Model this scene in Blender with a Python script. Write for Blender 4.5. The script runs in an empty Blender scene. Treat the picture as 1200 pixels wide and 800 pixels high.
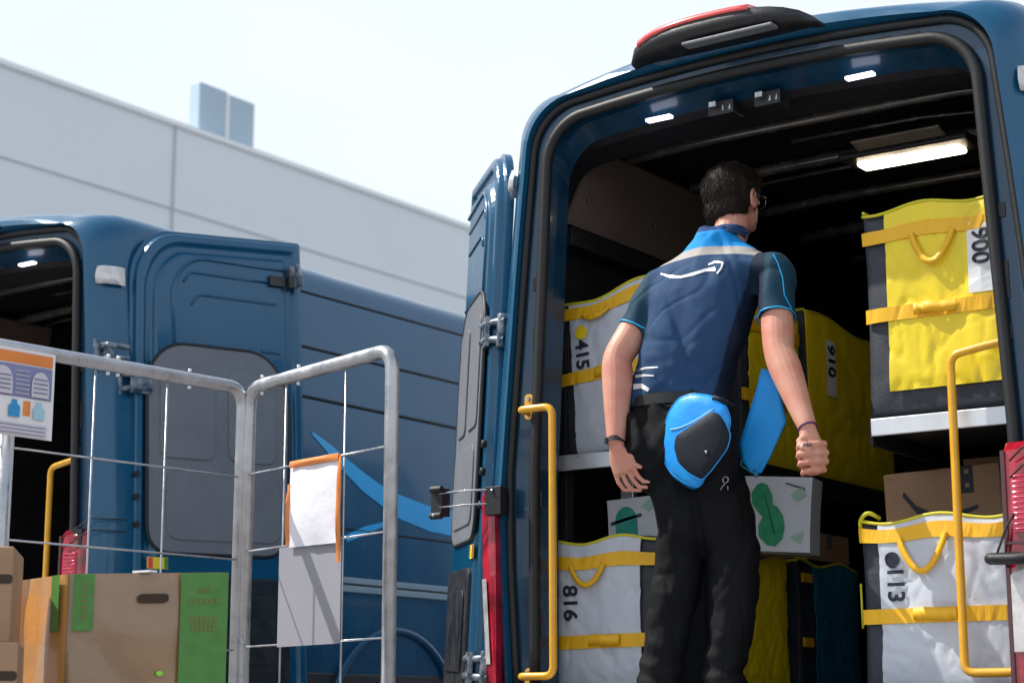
import bpy, bmesh, math, random
from mathutils import Vector, Matrix, noise
from mathutils.bvhtree import BVHTree
random.seed(7)
R = math.radians
PI = math.pi
scene = bpy.context.scene
COL = scene.collection

# ------------------------------------------------------------------ camera frame (used to survey the place)
PITCH, YAW, FPX = R(11.47), R(35.3), 2218.0
CAM = Vector((2.905, -5.395, .45))
FH = Vector((-math.sin(YAW), math.cos(YAW), 0)); RT = Vector((math.cos(YAW), math.sin(YAW), 0))
FW = FH*math.cos(PITCH) + Vector((0, 0, math.sin(PITCH)))
UP = -FH*math.sin(PITCH) + Vector((0, 0, math.cos(PITCH)))
def at(px, py, Y=None, X=None, Z=None, Fd=None):
    """surveyed point: the sight line through (px,py) met with the plane y=Y, x=X, z=Z or forward distance Fd"""
    d = FW + RT*((px-600)/FPX) + UP*((400-py)/FPX)
    if Y is not None: t = (Y-CAM.y)/d.y
    elif X is not None: t = (X-CAM.x)/d.x
    elif Z is not None: t = (Z-CAM.z)/d.z
    else: t = Fd/d.dot(FH)
    return CAM + d*t

# ------------------------------------------------------------------ materials
def mat(name, col, rough=.5, metal=0, coat=0, spec=.5, nscale=0, ncol=None, bump=0, bscale=60, emit=None, estr=0, trans=0, alpha=1, sheen=0, rvar=0, detail=5, aniso=None, sss=0):
    m = bpy.data.materials.new(name); m.use_nodes = True
    nt = m.node_tree; b = nt.nodes['Principled BSDF']
    b.inputs['Base Color'].default_value = (*col, 1)
    b.inputs['Roughness'].default_value = rough
    b.inputs['Metallic'].default_value = metal
    b.inputs['Coat Weight'].default_value = coat
    b.inputs['Coat Roughness'].default_value = .06
    b.inputs['Specular IOR Level'].default_value = spec
    b.inputs['Transmission Weight'].default_value = trans
    b.inputs['Alpha'].default_value = alpha
    b.inputs['Sheen Weight'].default_value = sheen
    if sss:
        b.inputs['Subsurface Weight'].default_value = sss
        b.inputs['Subsurface Radius'].default_value = (.012, .005, .003)
        b.inputs['Subsurface Scale'].default_value = 1
    if emit:
        b.inputs['Emission Color'].default_value = (*emit, 1); b.inputs['Emission Strength'].default_value = estr
    tc = nt.nodes.new('ShaderNodeTexCoord')
    if ncol or rvar:
        n = nt.nodes.new('ShaderNodeTexNoise'); n.inputs['Scale'].default_value = nscale or 4; n.inputs['Detail'].default_value = detail
        nt.links.new(tc.outputs['Object'], n.inputs['Vector'])
        if ncol:
            r = nt.nodes.new('ShaderNodeValToRGB'); r.color_ramp.elements[0].position = .35; r.color_ramp.elements[1].position = .68
            r.color_ramp.elements[0].color = (*col, 1); r.color_ramp.elements[1].color = (*ncol, 1)
            nt.links.new(n.outputs['Fac'], r.inputs['Fac']); nt.links.new(r.outputs['Color'], b.inputs['Base Color'])
        if rvar:
            mr = nt.nodes.new('ShaderNodeMapRange'); mr.inputs['To Min'].default_value = max(0, rough-rvar); mr.inputs['To Max'].default_value = min(1, rough+rvar)
            mr.inputs['From Min'].default_value = .3; mr.inputs['From Max'].default_value = .7
            nt.links.new(n.outputs['Fac'], mr.inputs['Value']); nt.links.new(mr.outputs['Result'], b.inputs['Roughness'])
    if bump:
        n2 = nt.nodes.new('ShaderNodeTexNoise'); n2.inputs['Scale'].default_value = bscale; n2.inputs['Detail'].default_value = 6
        nt.links.new(tc.outputs['Object'], n2.inputs['Vector'])
        bp = nt.nodes.new('ShaderNodeBump'); bp.inputs['Strength'].default_value = bump; bp.inputs['Distance'].default_value = .01
        nt.links.new(n2.outputs['Fac'], bp.inputs['Height']); nt.links.new(bp.outputs['Normal'], b.inputs['Normal'])
    return m

M = {}
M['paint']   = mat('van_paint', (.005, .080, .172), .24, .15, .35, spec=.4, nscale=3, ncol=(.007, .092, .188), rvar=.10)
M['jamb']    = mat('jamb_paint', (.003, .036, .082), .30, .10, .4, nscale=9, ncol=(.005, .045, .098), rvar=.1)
M['black']   = mat('black_plastic', (.012, .013, .016), .42, nscale=14, ncol=(.022, .022, .026), rvar=.12, bump=.12, bscale=180)
M['rubber']  = mat('rubber_seal', (.008, .009, .011), .55, bump=.1)
M['lining']  = mat('cargo_lining', (.006, .0065, .009), .6, nscale=6, ncol=(.012, .0125, .016), bump=.2, bscale=30)
M['brown']   = mat('brown_panel', (.15, .11, .095), .6, nscale=5, ncol=(.18, .135, .115), bump=.25, bscale=90)
M['greytrim'] = mat('grey_trim', (.15, .16, .185), .5, nscale=7, ncol=(.17, .185, .21), bump=.3, bscale=160)
M['red']     = mat('red_lens', (.16, .002, .008), .10, coat=1, nscale=10, ncol=(.60, .010, .04), bump=.12, bscale=26)
M['redlens2'] = mat('brake_lens', (.75, .05, .05), .2, coat=1, nscale=20, ncol=(.85, .08, .07))
M['optic']   = mat('lamp_optic', (.55, .008, .05), .08, .2, coat=1, nscale=20, ncol=(.70, .03, .09))
M['darkred'] = mat('dark_red_bezel', (.06, .002, .006), .2, coat=1)
M['clear']   = mat('clear_lens', (.42, .40, .39), .12, .2, coat=1, nscale=16, ncol=(.72, .70, .70), bump=.12, bscale=40)
M['yellowp'] = mat('yellow_powdercoat', (.78, .40, .008), .34, coat=.5, nscale=20, ncol=(.70, .34, .006), rvar=.1, bump=.05)
M['steel']   = mat('galvanised_steel', (.42, .43, .45), .38, .75, nscale=18, ncol=(.56, .57, .60), rvar=.15, bump=.12, bscale=70)
M['alu']     = mat('aluminium', (.62, .64, .68), .34, .5, nscale=8, ncol=(.74, .76, .80), rvar=.12)
M['chrome']  = mat('bright_metal', (.5, .51, .53), .22, .95, nscale=40, ncol=(.25, .26, .28))
M['rib']     = mat('roof_rib', (.16, .155, .15), .22, .6, nscale=10, ncol=(.28, .27, .25), rvar=.12)
M['cyan']    = mat('cyan_vinyl', (.003, .42, .86), .35, coat=.3, nscale=5, ncol=(.003, .46, .90))
M['moulding'] = mat('moulding', (.34, .42, .47), .3, coat=.4, nscale=8, ncol=(.40, .48, .53))
M['tyre']    = mat('tyre', (.018, .018, .019), .8, bump=.3)
M['glass']   = mat('dark_glass', (.01, .012, .015), .05, coat=1)
M['lampon']  = mat('lamp_on', (.9, .85, .75), .4, emit=(1, .82, .56), estr=5.5)
M['ledon']   = mat('led_on', (.9, .9, .95), .4, emit=(.93, .88, 1), estr=2.2)
M['asphalt'] = mat('asphalt', (.20, .20, .20), .9, nscale=2, ncol=(.26, .255, .25), bump=.6, bscale=90)
M['skin']    = mat('skin', (.62, .33, .24), .5, nscale=9, ncol=(.54, .20, .145), bump=.15, bscale=240, sss=.12, spec=.35, rvar=.08)
M['hair']    = mat('hair', (.010, .006, .005), .55, nscale=50, ncol=(.028, .017, .012), bump=.25, bscale=160, spec=.25)
M['trouser'] = mat('trouser_cloth', (.002, .0024, .004), .75, nscale=9, ncol=(.0036, .004, .006), bump=.1, bscale=300, spec=.2)
M['shoe']    = mat('shoe', (.015, .015, .016), .5, bump=.2)
M['sole']    = mat('shoe_sole', (.6, .6, .58), .6)
M['pouchb']  = mat('pouch_blue', (.004, .28, .80), .42, coat=.12, nscale=14, ncol=(.006, .36, .88), bump=.2, bscale=40)
M['pouchk']  = mat('pouch_dark', (.006, .010, .018), .65, bump=.1, bscale=300, spec=.3)
M['cloth']   = mat('blue_cloth', (.004, .27, .72), .6, nscale=8, ncol=(.005, .30, .76), bump=.08, bscale=200)
M['white']   = mat('white_print', (.80, .81, .83), .5, bump=.05)
M['silverm'] = mat('reflective_mark', (.82, .82, .82), .35, .3)
M['number']  = mat('number_ink', (.01, .015, .03), .6)
M['bagw']    = mat('white_tarpaulin', (.50, .54, .61), .42, coat=.08, nscale=6, ncol=(.57, .60, .66), bump=.12, bscale=30, rvar=.08)
M['bagy']    = mat('yellow_tarpaulin', (.80, .60, .010), .42, coat=.08, nscale=6, ncol=(.86, .68, .014), bump=.12, bscale=30, rvar=.08)
M['bagt']    = mat('teal_tarpaulin', (.01, .13, .22), .4, nscale=6, ncol=(.015, .16, .26), bump=.3, bscale=22)
M['bagk']    = mat('dark_bag_fabric', (.022, .028, .040), .6, nscale=20, ncol=(.030, .036, .050), bump=.2, bscale=160)
M['piping']  = mat('yellow_piping', (.62, .56, .02), .5)
M['strap']   = mat('yellow_strap', (.84, .46, .008), .5, nscale=12, ncol=(.82, .445, .008), bump=.12, bscale=500)
M['card']    = mat('cardboard', (.34, .20, .115), .8, nscale=7, ncol=(.40, .245, .145), bump=.2, bscale=60)
M['carddk']  = mat('cardboard_edge', (.05, .032, .02), .9)
M['wrapped'] = mat('film_wrapped_cardboard', (.25, .14, .065), .26, coat=.9, nscale=4.5, ncol=(.34, .20, .095), bump=.5, bscale=9, rvar=.12)
M['wraplit']   = mat('sunlit_cardboard', (.62, .26, .035), .30, coat=.5, nscale=5, ncol=(.42, .27, .13), bump=.6, bscale=8, rvar=.12)  # wrapped cardboard with the sun's orange glow put into the base colour
M['green']   = mat('green_print', (.065, .21, .035), .5, nscale=25, ncol=(.08, .25, .045))
M['greenp']  = mat('green_ink', (.01, .27, .12), .6, nscale=22, ncol=(.04, .36, .17))
M['tealink'] = mat('teal_ink', (.01, .30, .24), .6, nscale=22, ncol=(.05, .40, .33))
M['greenlt'] = mat('pale_green_ink', (.38, .58, .46), .6)
M['navyink'] = mat('navy_ink', (.02, .05, .09), .6)
M['paper']   = mat('paper', (.66, .69, .74), .7, nscale=9, ncol=(.72, .75, .79), bump=.15, bscale=30)
M['sheet']   = mat('white_sheet', (.80, .80, .86), .5, nscale=8, ncol=(.72, .72, .80), bump=.5, bscale=14)
M['orange']  = mat('orange_edge', (.80, .26, .05), .5, nscale=10, ncol=(.74, .22, .05))
M['plate']   = mat('grey_plate', (.27, .27, .31), .55, nscale=4, ncol=(.29, .29, .33))
M['lilac']   = mat('lilac_print', (.22, .24, .42), .5)
M['pale']    = mat('pale_print', (.62, .60, .66), .5)
M['cyanink'] = mat('cyan_print', (.02, .30, .60), .5)
M['cyanlt']  = mat('pale_cyan_print', (.35, .62, .74), .5)
M['wall']    = mat('cladding', (.68, .73, .78), .7, nscale=.3, ncol=(.70, .75, .80), detail=3)
M['wall2']   = mat('cladding_pale', (.78, .81, .84), .7, nscale=.3, ncol=(.80, .83, .86), detail=3)
M['seam']    = mat('cladding_seam', (.50, .55, .60), .7)
M['roofbox'] = mat('roof_unit_panel', (.38, .50, .60), .6, nscale=1.5, ncol=(.41, .53, .63))
M['ink2']    = mat('faint_brown_ink', (.16, .19, .05), .7)
M['sticky']  = mat('yellow_label', (.8, .62, .02), .5)
M['purple']  = mat('purple_band', (.09, .02, .12), .6)
M['tattoo']  = mat('tattoo_ink', (.06, .05, .07), .6)

M['hingem'] = mat('hinge_metal', (.03, .07, .12), .3, .5, nscale=30, ncol=(.30, .32, .35), rvar=.1)

# ------------------------------------------------------------------ mesh builder
class MB:
    def __init__(s): s.v = []; s.f = []; s.m = []; s.sm = []
    def add(s, vs, fs, mi=0, smooth=False):
        o = len(s.v); s.v += [tuple(v) for v in vs]
        for f in fs: s.f.append([i+o for i in f]); s.m.append(mi); s.sm.append(smooth)
        return s
    def box(s, c, d, mi=0, rot=None):
        c = Vector(c); hx, hy, hz = [q/2 for q in d]
        vs = [Vector((sx*hx, sy*hy, sz*hz)) for sz in (-1, 1) for sy in (-1, 1) for sx in (-1, 1)]
        if rot is not None: vs = [rot @ v for v in vs]
        return s.add([c+v for v in vs], [(0,2,3,1),(4,5,7,6),(0,1,5,4),(2,6,7,3),(0,4,6,2),(1,3,7,5)], mi)
    def prism(s, poly, fr, t, mi=0, mi_side=None):
        """poly: 2D points; fr(u,v,w)->3D ; thickness from w=0 to w=t"""
        n = len(poly)
        vs = [fr(u, v, 0) for u, v in poly]+[fr(u, v, t) for u, v in poly]
        s.add(vs, [list(range(n))[::-1], list(range(n, 2*n))], mi)
        s.add(vs, [(i, (i+1) % n, n+(i+1) % n, n+i) for i in range(n)], mi if mi_side is None else mi_side)
        return s
    def tube(s, path, r, n=10, mi=0, closed=False, cap=True):
        P = [Vector(p) for p in path]; k = len(P); rings = []
        rr = r if isinstance(r, (list, tuple)) else [r]*k
        u = None
        for i in range(k):
            if closed: t = (P[(i+1) % k]-P[i-1])
            else: t = P[min(i+1, k-1)]-P[max(i-1, 0)]
            t.normalize()
            if u is None:
                u = t.cross(Vector((0, 0, 1)));
                if u.length < .1: u = t.cross(Vector((0, 1, 0)))
            u = (u-t*u.dot(t)).normalized(); w = t.cross(u)
            rings.append([P[i]+(u*math.cos(2*PI*j/n)+w*math.sin(2*PI*j/n))*rr[i] for j in range(n)])
        vs = [p for q in rings for p in q]; fs = []
        for i in range(k if closed else k-1):
            a, b = i*n, ((i+1) % k)*n
            fs += [(a+j, a+(j+1) % n, b+(j+1) % n, b+j) for j in range(n)]
        s.add(vs, fs, mi, True)
        if cap and not closed: s.add(vs, [list(range(n))[::-1], [(k-1)*n+j for j in range(n)]], mi)
        return s
    def loft(s, rings, mi=0, closed=False, smooth=True, caps=False):
        n = len(rings[0]); vs = [p for q in rings for p in q]; fs = []
        for i in range(len(rings)-1):
            for j in range(n if closed else n-1):
                fs.append((i*n+j, i*n+(j+1) % n, (i+1)*n+(j+1) % n, (i+1)*n+j))
        s.add(vs, fs, mi, smooth)
        if caps: s.add(vs, [list(range(n))[::-1], [(len(rings)-1)*n+j for j in range(n)]], mi)
        return s
    def build(s, name, mats, parent=None, bevel=0, loc=None, rot=None, fix=True, autosmooth=True):
        me = bpy.data.meshes.new(name); me.from_pydata(s.v, [], s.f); me.update()
        if not isinstance(mats, (list, tuple)): mats = [mats]
        for q in mats: me.materials.append(q)
        me.polygons.foreach_set('material_index', s.m); me.polygons.foreach_set('use_smooth', s.sm)
        if fix:
            bm = bmesh.new(); bm.from_mesh(me); bmesh.ops.remove_doubles(bm, verts=bm.verts, dist=1e-5)
            bmesh.ops.recalc_face_normals(bm, faces=bm.faces); bm.to_mesh(me); bm.free()
        return link(name, me, parent, bevel, loc, rot)
def _pieces(s, name, mats, parent=None, bevel=0):
    par = list(range(len(s.v)))
    def fnd(a):
        while par[a] != a: par[a] = par[par[a]]; a = par[a]
        return a
    key = {}
    for i, v in enumerate(s.v):
        k = tuple(round(c, 5) for c in v)
        if k in key: par[fnd(i)] = fnd(key[k])
        else: key[k] = i
    for f in s.f:
        for a in f[1:]: par[fnd(a)] = fnd(f[0])
    gr = {}
    for fi, f in enumerate(s.f): gr.setdefault(fnd(f[0]), []).append(fi)
    out = []
    for fl in gr.values():
        m = MB(); mp = {}
        for fi in fl:
            f2 = []
            for a in s.f[fi]:
                if a not in mp: mp[a] = len(m.v); m.v.append(s.v[a])
                f2.append(mp[a])
            m.f.append(f2); m.m.append(s.m[fi]); m.sm.append(s.sm[fi])
        out.append(m.build(name, mats, parent, bevel))
    return out
MB.pieces = _pieces
def link(name, me, parent=None, bevel=0, loc=None, rot=None):
    o = bpy.data.objects.new(name, me); COL.objects.link(o)
    if parent: o.parent = parent
    if loc is not None: o.location = loc
    if rot is not None: o.rotation_euler = rot
    if bevel:
        md = o.modifiers.new('b', 'BEVEL'); md.width = bevel; md.segments = 2; md.limit_method = 'ANGLE'; md.angle_limit = R(40)
        md.harden_normals = False
    return o
def empty(name, loc=(0,0,0), rot=(0,0,0), parent=None):
    o = bpy.data.objects.new(name, None); COL.objects.link(o); o.location = loc; o.rotation_euler = rot
    o.empty_display_size = .1
    if parent: o.parent = parent
    return o
def tag(o, label=None, cat=None, group=None, kind=None):
    if label: o['label'] = label
    if cat: o['category'] = cat
    if group: o['group'] = group
    if kind: o['kind'] = kind
    return o
def rounded(pts, r, k=6, closed=True):
    """2D/3D polyline with rounded corners"""
    P = [Vector(p) for p in pts]; n = len(P); out = []
    for i in range(n):
        if not closed and i in (0, n-1): out.append(P[i]); continue
        a, b, c = P[i-1], P[i], P[(i+1) % n]
        ri = r[i] if isinstance(r, (list, tuple)) else r
        if ri <= 0: out.append(b); continue
        d1 = (a-b); d2 = (c-b); l = min(ri, d1.length*.49, d2.length*.49)
        p1 = b+d1.normalized()*l; p2 = b+d2.normalized()*l
        for j in range(k+1):
            t = j/k; out.append(p1*(1-t)**2+b*2*t*(1-t)+p2*t*t)
    return out
def text_mb(txt, size, mi=0, bold=.0):
    cu = bpy.data.curves.new('t', 'FONT'); cu.body = txt; cu.size = size; cu.align_x = 'CENTER'; cu.align_y = 'CENTER'
    cu.extrude = .0012; cu.offset = bold; cu.resolution_u = 4
    o = bpy.data.objects.new('t', cu); COL.objects.link(o)
    dg = bpy.context.evaluated_depsgraph_get(); me = bpy.data.meshes.new_from_object(o.evaluated_get(dg))
    vs = [v.co.copy() for v in me.vertices]; fs = [list(p.vertices) for p in me.polygons]
    bpy.data.objects.remove(o); bpy.data.curves.remove(cu); bpy.data.meshes.remove(me)
    return vs, fs
def circle(cx, cy, r, n=24, ry=None): return [(cx+r*math.cos(2*PI*i/n), cy+(ry or r)*math.sin(2*PI*i/n)) for i in range(n)]

# ------------------------------------------------------------------ van
# every measure is in the van's own frame: origin on the ground under the middle of the rear opening, +y towards the cab
def halfw(z):
    pts = [(.30, 1.03), (.6, 1.075), (1.0, 1.10), (1.3, 1.105), (1.7, 1.07), (2.1, 1.035), (2.45, 1.0), (2.8, .96)]
    for (a, wa), (b, wb) in zip(pts, pts[1:]):
        if z <= b: return wa+(wb-wa)*max(0, (z-a))/(b-a)
    return pts[-1][1]
def arch(inset, ztop, rad, zb, off=0, crown=.03, wfun=None, zs=None):
    """open arch from bottom left over the roof to bottom right; returns (x,z)"""
    wf = wfun or halfw; zc = ztop-rad
    side = []
    n = 12
    for i in range(n+1):
        z = zb+(zc-zb)*i/n; side.append((wf(z)-inset, z))
    w = side[-1][0]; slope = math.atan2(side[-2][0]-side[-1][0], side[-1][1]-side[-2][1])
    corner = []
    for i in range(1, 11):
        a = slope+(PI/2-slope)*i/10
        corner.append((w-rad*math.cos(slope)+rad*math.cos(a), zc-rad*math.sin(slope)+rad*math.sin(a)))
    right = side+corner
    zt = corner[-1][1]; wt = corner[-1][0]
    top = [(wt*(1-i/8), zt+crown*(1-(1-i/8)**2)) for i in range(1, 9)]
    right = right+top                                   # bottom right ... top centre
    left = [(-x, z) for x, z in right[:-1]]
    full = left+right[::-1]
    return [(x+off, z) for x, z in full]
def ring(a, y): return [Vector((x, y, z)) for x, z in a]
OPW = lambda z: .862 if z < 1.3 else .862-.050*(z-1.3)
def opening(inset=0, zt=0, zb=.56): return arch(inset, 2.60+zt, .175-max(-.02, inset)*.5, zb, 0, .03, OPW)

def door_mesh(van, side, hinge, az, tilt, name_label):
    """side=+1 right door, local +x runs from the hinge to the free edge, +y is the face that looks out when the door is folded back (inner trim side at -y for right)"""
    W, zb, zt = .90, .52, 2.66
    rot = Matrix.Rotation(tilt, 4, 'Y') @ Matrix.Rotation(az, 4, 'Z')
    def fr(u, v, w): return Vector((u, -side*w, v))      # w grows towards the inner (trim) face
    outline = [Vector(p) for p in ((0, zb), (W, zb), (W, zt+.03), (.14, zt-.01), (.02, zt-.16))]
    poly = rounded(outline, [.03, .03, .02, .09, .12])
    mb = MB()
    mb.prism([tuple(p) for p in poly], fr, .030, 0)
    # raised inner frame lip (a step) round a recessed field
    inn = rounded([Vector(p) for p in ((.05, zb+.05), (W-.05, zb+.05), (W-.05, zt-.03), (.17, zt-.06), (.07, zt-.19))], [.05, .05, .04, .09, .1])
    inn = [tuple(p) for p in inn]
    n = len(poly)
    # frame ring
    def ringp(P, w): return [fr(p[0], p[1], w) for p in P]
    A = [tuple(p) for p in poly]
    def shrink(P, d):
        c = (W/2, (zb+zt)/2); return [(p[0]+(c[0]-p[0])*d/(W/2), p[1]+(c[1]-p[1])*d/((zt-zb)/2)) for p in P]
    r0 = shrink(A, .012); r1 = shrink(A, .022); r2 = shrink(A, .055); r3 = shrink(A, .07); r4 = shrink(A, .10); r5 = shrink(A, .115)
    rings = [ringp(A, .030), ringp(r0, .032), ringp(r1, .062), ringp(r2, .066), ringp(r3, .050), ringp(r4, .052), ringp(r5, .074)]
    for q in rings: q.append(q[0])
    mb.loft(rings, 0, smooth=False)
    mb.add(rings[-1][:-1], [list(range(len(A)))], 0)
    d = mb.build('rear_door', [M['paint']], van, bevel=.006)
    d.matrix_local = Matrix.Translation(hinge) @ rot
    F = .0745
    # pressed grooves in the upper field, pressed swage as raised thin bars
    g = MB()
    for (x0, z0, x1, z1) in ((.26, 2.46, .78, 2.46), (.30, 2.36, .74, 2.36)):
        path = rounded([fr(x0, z0-.05, F), fr(x0+.03, z0, F), fr(x1, z1, F)], .03, 5, closed=False)
        g.tube(path, .006, 6)
    g.tube(rounded([fr(.22, 2.05, F), fr(.20, 2.40, F), fr(.30, 2.53, F), fr(.82, 2.53, F)], .1, 6, closed=False), .008, 6)
    for z in (2.13, 1.98): g.tube([fr(.66, z, F), fr(.76, z, F)], .007, 6)
    g.pieces('pressed_ridge', [M['paint']], d)
    # grey inner trim
    t = MB()
    tp = rounded([Vector(p) for p in ((.08, 1.18), (.77, 1.18), (.80, 1.95), (.68, 2.12), (.19, 2.12), (.08, 2.0))], [.12, .12, .1, .12, .12, .1])
    t.prism([tuple(p) for p in tp], lambda u, v, w: fr(u, v, F-.002+w), .010, 0)
    for (x0, x1) in ((.14, .41), (.48, .72)):
        q = rounded([Vector(p) for p in ((x0, 1.60), (x1, 1.60), (x1, 2.02), (x0, 2.02))], .05)
        t.prism([tuple(p) for p in q], lambda u, v, w: fr(u, v, F+.008+w), .007, 0)
    q = rounded([Vector(p) for p in ((.17, 1.24), (.74, 1.24), (.74, 1.54), (.17, 1.54))], .07)
    t.prism([tuple(p) for p in q], lambda u, v, w: fr(u, v, F+.008+w), .006, 0)
    to = t.build('trim_panel', [M['greytrim']], d, bevel=.004)
    t = MB()
    loop = [fr(p[0], p[1], F+.003) for p in [tuple(v) for v in tp]]
    t.tube(loop, .009, 6, closed=True); t.build('trim_seal', [M['rubber']], d)
    t = MB()
    t.prism([tuple(p) for p in rounded([Vector(p) for p in ((.14, .62), (.78, .62), (.78, 1.08), (.14, 1.08))], .06)], lambda u, v, w: fr(u, v, F-.002+w), .014, 0)
    t.prism([tuple(p) for p in rounded([Vector(p) for p in ((.22, .70), (.70, .70), (.70, 1.00), (.22, 1.00))], .05)], lambda u, v, w: fr(u, v, F+.012+w), .008, 0)
    t.build('lower_trim_panel', [M['black']], d, bevel=.003)
    # latch near the free upper corner
    l = MB()
    l.box(fr(W-.075, 2.50, .088), (.05, .035, .10), 0); l.box(fr(W-.095, 2.47, .10), (.03, .03, .06), 1)
    l.tube([fr(W-.06, 2.56, .10), fr(W-.06, 2.52, .13), fr(W-.05, 2.45, .12)], .010, 8, 0)
    l.box(fr(W-.16, 2.47, .084), (.08, .02, .05), 1)
    if side > 0: l.build('latch', [M['hingem'], M['black']], d, bevel=.003)
    s = MB(); s.box(fr(.13, 1.135, .079), (.10, .004, .05), 0); s.box(fr(.095, 1.135, .080), (.022, .005, .046), 1); s.box(fr(.17, 1.135, .080), (.018, .005, .046), 2)
    s.build('warning_sticker', [M['sticky'], M['redlens2'], M['green']], d)
    for z in (.72, 1.93):
        h = MB()
        for k in (-1, 1): h.tube([fr(-.05, z+k*.035, .02), fr(.015, z+k*.03, .075), fr(.10, z+k*.03, .085)], .014, 8)
        h.box(fr(.05, z, .078), (.10, .016, .11)); h.tube([fr(-.03, z-.06, .03), fr(-.03, z+.06, .03)], .02, 10)
        h.build('hinge', [M['hingem']], d, bevel=.002)
    b = MB()
    for z in (1.42, 1.52, 1.30): b.tube([fr(.035, z, .06), fr(.035, z, .076)], .014, 10)
    b.pieces('rubber_stop', [M['rubber']], d)
    return d

def make_van(name, loc, label):
    v = empty(name, loc); tag(v, label, 'van', 'vans parked side by side with open rear doors')
    # --- body shell
    b = MB()
    zb = .42; FR = 5.6
    # side skin with pressed grooves
    def skin(y, inset=0, ztop=2.765, rad=.15, g=1):
        a = arch(inset, ztop-.015, rad, zb, 0, .085); return ring(a, y)
    outer = [skin(FR-.0, .12, 2.60, .3), skin(FR-.3, .03), skin(3.0), skin(1.2), skin(.30), skin(.19, .006, 2.76), skin(.11, .022, 2.745, .16), skin(.06, .050, 2.73, .17), skin(.02, .095, 2.71, .185)]
    b.loft(outer, 0)
    lip = [ring(arch(.095, 2.695, .185, zb, 0, .085), .02), ring(arch(.112, 2.69, .19, zb, 0, .055), .012), ring(arch(.118, 2.683, .19, zb, 0, .033), .05)]
    b.loft(lip, 0, smooth=False)
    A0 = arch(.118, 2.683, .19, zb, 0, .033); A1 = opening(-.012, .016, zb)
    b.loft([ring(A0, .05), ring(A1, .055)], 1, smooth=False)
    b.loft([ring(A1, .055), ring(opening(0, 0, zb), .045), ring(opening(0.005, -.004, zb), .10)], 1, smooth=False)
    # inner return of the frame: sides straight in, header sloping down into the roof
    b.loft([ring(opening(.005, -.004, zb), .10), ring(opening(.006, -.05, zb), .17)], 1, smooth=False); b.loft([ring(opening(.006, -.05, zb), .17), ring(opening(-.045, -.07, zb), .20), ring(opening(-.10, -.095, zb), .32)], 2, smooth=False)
    bo = b.build('body', [M['paint'], M['jamb'], M['lining']], v)
    # pressed swage lines along both sides
    s = MB()
    for sd in (-1, 1):
        for z, r in ((2.284, .008), (2.03, .009), (1.40, .006), (2.57, .007)):
            s.tube([(sd*(halfw(z)-.001), .26, z), (sd*(halfw(z)-.001), 4.6, z)], r, 6)
    s.pieces('swage_line', [M['rubber']], v)
    s = MB()
    for sd in (-1, 1):
        x = sd*(halfw(1.1)+.006)
        s.box((x, 2.55, 1.148), (.022, 4.2, .030), 0); s.box((x, 2.55, 1.108), (.020, 4.2, .032), 0); s.box((x-sd*.004, 2.55, 1.128), (.014, 4.2, .012), 1)
    s.pieces('side_moulding', [M['moulding'], M['black']], v, bevel=.004)
    s = MB()
    for sd in (-1, 1):
        s.box((sd*(halfw(.6)+.004), 2.55, .60), (.02, 4.2, .20), 0)
    s.pieces('sill_cladding', [M['black']], v, bevel=.006)
    # painted smile arrow on each side
    for sd in (-1, 1):
        s = MB()
        def sf(u, w, t): return Vector((sd*(halfw(w)+.0035+t), u-.15, w))
        up = [(1.515, 1.862), (1.60, 1.83), (1.68, 1.797), (1.78, 1.75), (1.88, 1.705), (2.02, 1.652), (2.16, 1.616), (2.41, 1.578), (2.9, 1.56), (3.5, 1.66)]
        lo = [(3.5, 1.60), (2.9, 1.42), (2.41, 1.444), (2.16, 1.489), (2.02, 1.545), (1.88, 1.602), (1.78, 1.662), (1.68, 1.728), (1.60, 1.785), (1.515, 1.845)]
        n = len(up); vs = [sf(u, w, 0) for u, w in up]+[sf(u, w, 0) for u, w in lo[::-1]]
        s.add(vs, [(i, i+1, n+i+1, n+i) for i in range(n-1)], 0)
        a2 = [(1.72, 1.365), (1.88, 1.425), (2.08, 1.47)]; b2 = [(1.74, 1.335), (1.90, 1.39), (2.07, 1.452)]
        vs = [sf(u, w, 0) for u, w in a2]+[sf(u, w, 0) for u, w in b2]
        s.add(vs, [(0, 1, 4, 3), (1, 2, 5, 4)], 0)
        s.build('smile_arrow', [M['cyan']], v, fix=False)
        w = MB(); arc = [(sd*(halfw(.8)+.004), 2.0+.52*math.cos(a), .40+.52*math.sin(a)) for a in [PI*.06+PI*.88*i/20 for i in range(21)]]
        w.tube(arc, .022, 8); w.build('wheel_arch', [M['paint']], v)
        w = MB()
        prof = [(.36, .0), (.365, .03), (.35, .10), (.33, .22), (.22, .24), (.21, .10)]
        for wy in (2.0,):
            rings = []
            for i in range(29):
                a = 2*PI*i/28; rings.append([Vector((sd*(1.02-px), wy+r*math.cos(a), .37+r*math.sin(a))) for r, px in prof])
            w.loft(rings, 0)
            w.tube([(sd*1.0, wy, .37), (sd*.82, wy, .37)], .21, 24, 1)
            w.tube([(sd*1.02, wy, .37), (sd*.9, wy, .37)], .07, 16, 1)
        w.build('rear_wheel', [M['tyre'], M['chrome']], v)
    # cab end, closed with a windscreen
    c = MB(); a = arch(.12, 2.60, .3, zb, 0, .035)
    rr = [ring(a, FR), ring([(x*.92, .42+(z-.42)*.42) for x, z in a], FR+1.35)]
    c.loft(rr, 0); c.add(rr[1], [list(range(len(a)))], 0); c.box((0, FR+.5, .5), (1.9, 1.6, .25), 0)
    c.build('cab', [M['paint']], v)
    c = MB(); vs = [(-.78, FR+.06, 2.42), (.78, FR+.06, 2.42), (.8, FR+.85, 1.42), (-.8, FR+.85, 1.42)]
    c.add(vs, [(0, 1, 2, 3)], 0); c.build('windscreen', [M['glass']], v)
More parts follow.
